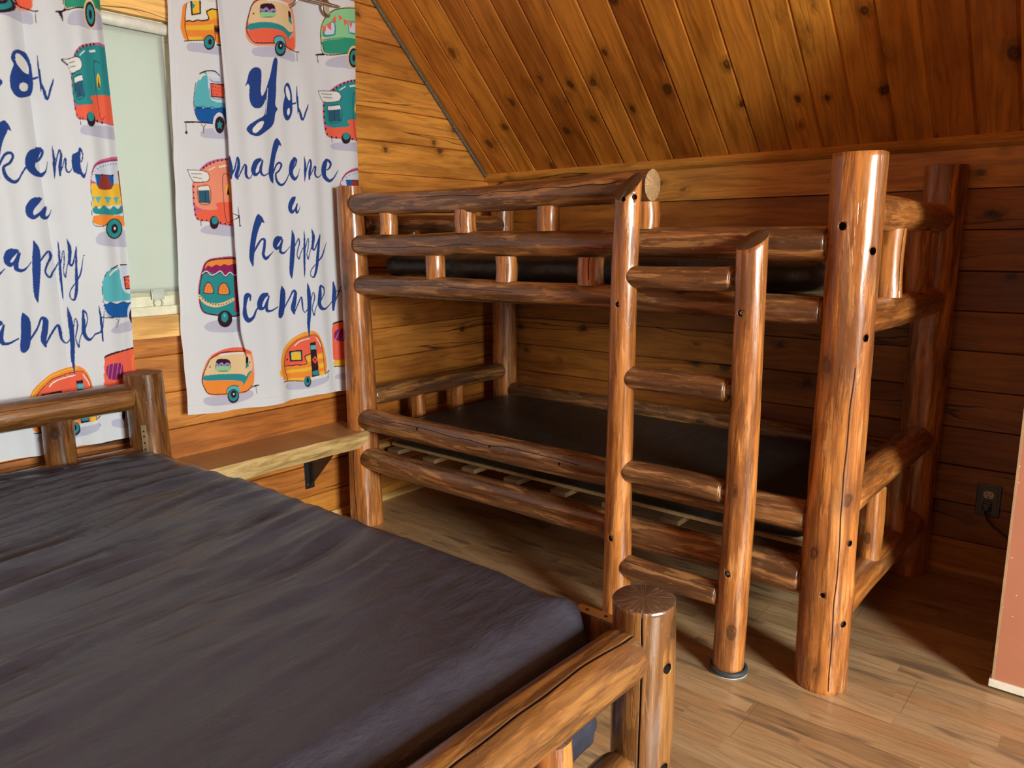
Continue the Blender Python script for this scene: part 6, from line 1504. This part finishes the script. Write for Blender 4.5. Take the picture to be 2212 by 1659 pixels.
def raster_print():
    img = np.empty((NH, NW, 3), np.float32)
    img[:] = CLOTH_WHITE
    gy = CY0 + (np.arange(NW) + .5) * RES
    gz = CZ0 + (np.arange(NH) + .5) * RES
    FY = fold_y(gz)[:, None]
    leftside = gy[None, :] < FY

    def paint(mask, a, b, c, d, col, reg):
        sub = img[c:d, a:b]
        ls = leftside[c:d, a:b]
        if reg == 1:
            mask = mask & ls
        elif reg == 0 and allow_left is False:
            mask = mask & ~ls
        sub[mask] = col

    for item in PRINT.replace('\n', '').split(';'):
        head, rest = item.split(' ', 1)
        kind, col = head[0], PAL[head[-1]]
        reg = 1 if '_' in head else 0
        nums = [tuple(float(v) * 1e-4 for v in t.split(',')) for t in rest.split(' ')]
        # the camper at the bottom left lies on both sides of the pleat
        zc = sum(p[1] for p in nums) / len(nums)
        yc = sum(p[0] for p in nums) / len(nums)
        allow_left = zc < 0.90
        if kind == 'P':
            pts = nums if len(nums) <= 4 else smooth_closed(nums, 2)
            P = np.array(pts)
            a = max(0, int((P[:, 0].min() - CY0) / RES) - 1)
            b = min(NW, int((P[:, 0].max() - CY0) / RES) + 2)
            c = max(0, int((P[:, 1].min() - CZ0) / RES) - 1)
            d = min(NH, int((P[:, 1].max() - CZ0) / RES) + 2)
            if a >= b or c >= d:
                continue
            Y, Z = np.meshgrid(gy[a:b], gz[c:d])
            ins = np.zeros(Y.shape, bool)
            n = len(pts)
            for i in range(n):
                y0, z0 = pts[i]
                y1, z1 = pts[(i + 1) % n]
                if z0 == z1:
                    continue
                cond = ((z0 > Z) != (z1 > Z)) & (Y < (y1 - y0) * (Z - z0) / (z1 - z0) + y0)
                ins ^= cond
            paint(ins, a, b, c, d, col, reg)
        else:
            # Catmull-Rom through the stroke points, stamped as capsules
            pt = [np.array(p) for p in nums]
            fine = []
            for i in range(len(pt) - 1):
                p0, p1, p2, p3 = pt[max(i - 1, 0)], pt[i], pt[i + 1], pt[min(i + 2, len(pt) - 1)]
                for s in range(6):
                    t = s / 6
                    q = 0.5 * ((2 * p1) + (-p0 + p2) * t + (2 * p0 - 5 * p1 + 4 * p2 - p3) * t * t + (-p0 + 3 * p1 - 3 * p2 + p3) * t ** 3)
                    fine.append(q)
            fine.append(pt[-1])
            for q0, q1 in zip(fine[:-1], fine[1:]):
                w = max(q0[2], q1[2], 0.0012) / 2 + RES
                a = max(0, int((min(q0[0], q1[0]) - w - CY0) / RES))
                b = min(NW, int((max(q0[0], q1[0]) + w - CY0) / RES) + 1)
                c = max(0, int((min(q0[1], q1[1]) - w - CZ0) / RES))
                d = min(NH, int((max(q0[1], q1[1]) + w - CZ0) / RES) + 1)
                if a >= b or c >= d:
                    continue
                Y, Z = np.meshgrid(gy[a:b], gz[c:d])
                dy, dz = q1[0] - q0[0], q1[1] - q0[1]
                L2 = dy * dy + dz * dz + 1e-12
                t = np.clip(((Y - q0[0]) * dy + (Z - q0[1]) * dz) / L2, 0, 1)
                dist = np.hypot(Y - q0[0] - t * dy, Z - q0[1] - t * dz)
                paint(dist < np.maximum((q0[2] + (q1[2] - q0[2]) * t) / 2, 0.0011), a, b, c, d, col, reg)
    return img


IMG = raster_print()


def sample_print(y, z):
    """bilinear lookup, plain cloth outside"""
    fx = (y - CY0) / RES - .5
    fz = (z - CZ0) / RES - .5
    inside = (fx > 0) & (fx < NW - 2) & (fz > 0) & (fz < NH - 2)
    fx = np.clip(fx, 0, NW - 2.01)
    fz = np.clip(fz, 0, NH - 2.01)
    ix, iz = fx.astype(int), fz.astype(int)
    tx, tz = (fx - ix)[..., None], (fz - iz)[..., None]
    c = IMG[iz, ix] * (1 - tx) * (1 - tz) + IMG[iz, ix + 1] * tx * (1 - tz) + IMG[iz + 1, ix] * (1 - tx) * tz + IMG[iz + 1, ix + 1] * tx * tz
    c[~inside] = CLOTH_WHITE
    return c


def grid_mesh(name, X, Y, Z, colr, mat, parent):
    n, k = X.shape
    me = bpy.data.meshes.new(name)
    me.vertices.add(n * k)
    co = np.stack([X, Y, Z], -1).reshape(-1).astype(np.float32)
    me.vertices.foreach_set('co', co)
    ii = (np.arange(n - 1)[:, None] * k + np.arange(k - 1)[None, :]).reshape(-1)
    quads = np.stack([ii, ii + k, ii + k + 1, ii + 1], -1)
    nf = len(quads)
    me.loops.add(nf * 4)
    me.loops.foreach_set('vertex_index', quads.reshape(-1).astype(np.int32))
    me.polygons.add(nf)
    me.polygons.foreach_set('loop_start', (np.arange(nf) * 4).astype(np.int32))
    me.polygons.foreach_set('loop_total', np.full(nf, 4, np.int32))
    me.polygons.foreach_set('use_smooth', np.ones(nf, bool))
    me.update(calc_edges=True)
    at = me.attributes.new('print', 'FLOAT_COLOR', 'POINT')
    cc = np.ones((n * k, 4), np.float32)
    cc[:, :3] = colr.reshape(-1, 3)
    at.data.foreach_set('color', cc.reshape(-1))
    me.materials.append(mat)
    me.validate()
    ob = bpy.data.objects.new(name, me)
    Mw = Matrix.Translation(mat_of(parent).translation)
    me.transform(Mw.inverted())
    return place(ob, parent, Mw)


def smooth01(t):
    t = np.clip(t, 0, 1)
    return t * t * (3 - 2 * t)


SHEAR = 0.58     # the print follows the cloth round the folds


def curtain_right():
    ct = thing('curtain', 'right-hand white printed curtain, cute camper vans and blue brush lettering, beside the bunk', 'curtain', (0.09, -1.40, 2.2), 'printed curtains')
    # plan path parameter -> (y, x) with an overlapping pleat
    nz = 800
    z = np.linspace(0.0, 1.0, nz)
    path_y = [-1.80, -1.70, -1.62, -1.575, -1.556, -1.562, -1.590, -1.600, -1.590, -1.55, -1.45, -1.32, -1.20, -1.08, -0.975]
    path_x = [0.050, 0.056, 0.060, 0.058, 0.066, 0.078, 0.088, 0.097, 0.104, 0.103, 0.094, 0.088, 0.096, 0.088, 0.094]
    seg = np.hypot(np.diff(path_y), np.diff(path_x))
    s = np.concatenate([[0], np.cumsum(seg)])
    nt_ = 460
    ss = np.linspace(0, s[-1], nt_)
    py, px = np.interp(ss, s, path_y), np.interp(ss, s, path_x)
    k = np.ones(9) / 9
    for _ in range(2):
        py[4:-4] = np.convolve(py, k, 'valid')
        px[4:-4] = np.convolve(px, k, 'valid')
    Zb = 0.612
    Zt = 2.272
    ZZ = (Zb + (Zt - Zb) * z)[:, None] * np.ones(nt_)[None, :]
    # left part opens out towards the hem
    tz = (ZZ - Zb) / (Zt - Zb)
    flare = np.clip((-1.55 - py[None, :]) / 0.25, 0, 1)
    Yg = py[None, :] + flare * (-0.035 * (1 - tz) + 0.048 * tz)
    # pleat sharpness decays near the hem
    dec = smooth01((ZZ - 0.66) / 0.30)
    ref_y = np.interp(ss, [0, s[-1]], [py[0], py[-1]])
    fl_x = 0.072 + 0.020 * (ss / s[-1])
    Xg = fl_x[None, :] * (1 - dec) + px[None, :] * dec
    # straighten the overlap near the hem so the cloth does not double back
    Ys = ref_y[None, :] + flare * (-0.035 * (1 - tz) + 0.048 * tz)
    Yg = Ys * (1 - dec) + Yg * dec
    # soft vertical folds
    top = smooth01((ZZ - 1.75) / 0.5)
    wv = 0.007 * np.sin(Yg * 2 * np.pi / 0.21 + 0.8 + 0.8 * np.sin(ZZ * 2.2)) + 0.004 * np.sin(Yg * 2 * np.pi / 0.11 + ZZ * 1.7)
    Xg = Xg + wv * (1 - top) * np.clip((Yg + 1.60) / .1, 0.3, 1)
    low = smooth01((0.95 - ZZ) / 0.35)
    Xg = Xg + low * 0.010 * np.sin(Yg * 2 * np.pi / 0.30 + 1.2)
    # grommet wave round the rod at the top
    wave = 0.024 * np.sin((Yg + 1.095) * np.pi / 0.185)
    right = smooth01((Yg + 1.62) / 0.06)
    Xg = Xg * (1 - top * right) + (0.100 + wave) * top * right
    # small creases on the left strip
    Xg = Xg + (1 - right) * 0.003 * np.sin((Yg * 0.9 + ZZ) * 34) * np.sin(ZZ * 5)
    # hem sags a little towards the left corner
    Zg = ZZ + (1 - tz) * (0.020 * np.clip((-1.70 - Yg) / .13, 0, 1) + 0.004 * np.sin(Yg * 14))
    # the pleat: the strip left of the fold keeps its own print
    cy = Yg + SHEAR * (Xg - 0.09) * 1.0
    fy = fold_y(Zg)
    piece_left = (ss < s[4])[None, :] & (dec > 0.3)
    cy = np.where(piece_left, np.minimum(cy, fy - 0.001), cy)
    piece_right = (ss >= s[5])[None, :] & (dec > 0.3)
    cy = np.where(piece_right, np.maximum(cy, fy + 0.001), cy)
    col = sample_print(cy, Zg)
    # stitched bottom hem
    Xg = Xg - 0.0014 * np.exp(-((Zg - (Zg[:1, :] + 0.030)) / 0.0025) ** 2)
    Xg = Xg - 0.0014 * np.exp(-((Yg - (Yg[:, :1] + 0.022)) / 0.0025) ** 2)
    # stitched hems read as slightly denser cloth
    g = grid_mesh('curtain_cloth', Xg, Yg, Zg, col, CLOTH, ct)
    return ct


def curtain_left():
    ct = thing('curtain', 'left-hand white printed curtain at the photo edge, cute camper vans and cropped blue lettering', 'curtain', (0.09, -2.40, 2.2), 'printed curtains')
    nz, ny_ = 780, 470
    y = np.linspace(-2.86, -1.992, ny_)
    z = np.linspace(0.583, 2.272, nz)
    Y, Z = np.meshgrid(y, z)
    ph = 0.10 * np.sin(Z * 1.3)
    top = smooth01((Z - 1.2) / 1.1)
    A = 0.013 + 0.012 * top
    X = 0.090 + A * np.sin((Y + 2.14 + ph * .3) * 2 * np.pi / 0.235) + 0.005 * np.sin(Y * 2 * np.pi / 0.094 + Z * 2)
    # one sharper crease right of the lettering
    cr = -2.225 + 0.012 * np.sin(Z * 3) - 0.010 * (Z - 1.4)
    X = X - 0.012 * np.exp(-np.abs(Y - cr) / 0.016)
    X = X - 0.02 * smooth01((Y + 2.03) / 0.04)
    X = X + 0.008 * smooth01((0.95 - Z) / .35) * np.sin(Y * 2 * np.pi / 0.17)
    X = np.where(True, (0.046 + 0.55 * (X - 0.09)) * (1 - smooth01((Z - 0.86) / 0.4)) + X * smooth01((Z - 0.86) / 0.4), X)
    LY = [-2.90, -2.60, -2.323, -2.302, -2.237, -2.18, -2.148, -2.128, -2.099, -2.076, -1.99, -1.90]
    RY = [-1.945, -1.645, -1.367, -1.339, -1.284, -1.217, -1.161, -1.155, -1.079, -1.032, -0.87, -0.72]
    cy = np.interp(Y + SHEAR * (X - 0.09), LY, RY)
    cyv = cy
    Zc = Z + 0.035
    fy = fold_y(Zc)
    # the left strip's motifs are not visible on this curtain
    cyv = np.where(cyv < fy, fy - 0.0 + 0.002, cyv)
    col = sample_print(cyv, Zc)
    g = grid_mesh('curtain_cloth', X, Y, Z, col, CLOTH, ct)
    return ct


def grommets(ct, ys, wavef, zc):
    for y, ang in ys:
        V, F = [], []
        prof = [(0.0215, -0.0035), (0.0225, 0.0), (0.0260, 0.0034), (0.0330, 0.0030), (0.0360, 0.0008), (0.0360, -0.0010), (0.0260, -0.0040), (0.0215, -0.0035)]
        V, F = lathe_data(prof, 40)
        Mw = Matrix.Translation((wavef, y, zc)) @ Matrix.Rotation(ang, 4, 'Z') @ Matrix.Rotation(math.pi / 2, 4, 'Y')
        mesh_obj('grommet', V, F, STEEL, ct, Mw, True)
        # disc across the eyelet opening, coloured as the shaded inside of the fold
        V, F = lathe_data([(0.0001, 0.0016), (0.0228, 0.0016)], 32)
        mesh_obj('eyelet', V, F, simple('eyelet_shade', (0.50, 0.42, 0.32), 0.6), ct, Mw, False)


cr_ = curtain_right()
cl_ = curtain_left()
grommets(cr_, [(-1.107, 0.30), (-1.287, -1.15), (-1.470, 0.35)], 0.104, 2.222)
grommets(cl_, [(-2.07, 0.6), (-2.25, -0.9), (-2.43, 0.6), (-2.62, -0.9), (-2.80, 0.5)], 0.103, 2.222)

rod = thing('curtain_rod', 'thin brushed nickel curtain rod across the top of the curtains', 'curtain rod', (0.105, -1.9, 2.232))
V, F = tube_data([(0.110, -2.95, 2.236), (0.110, -0.99, 2.236)], 0.0075, 20)
mesh_obj('rod', V, F, STEEL, rod, smooth=True)
for y in (-2.93, -0.992):
    V, F = tube_data([(0.0, y, 2.236), (0.110, y, 2.236)], 0.006, 14)
    V2, F2 = box_data(0.0, 0.005, y - .015, y + .015, 2.20, 2.27, .001)
    mesh_obj('rod_bracket', *join([(V, F), (V2, F2)]), STEEL, rod)
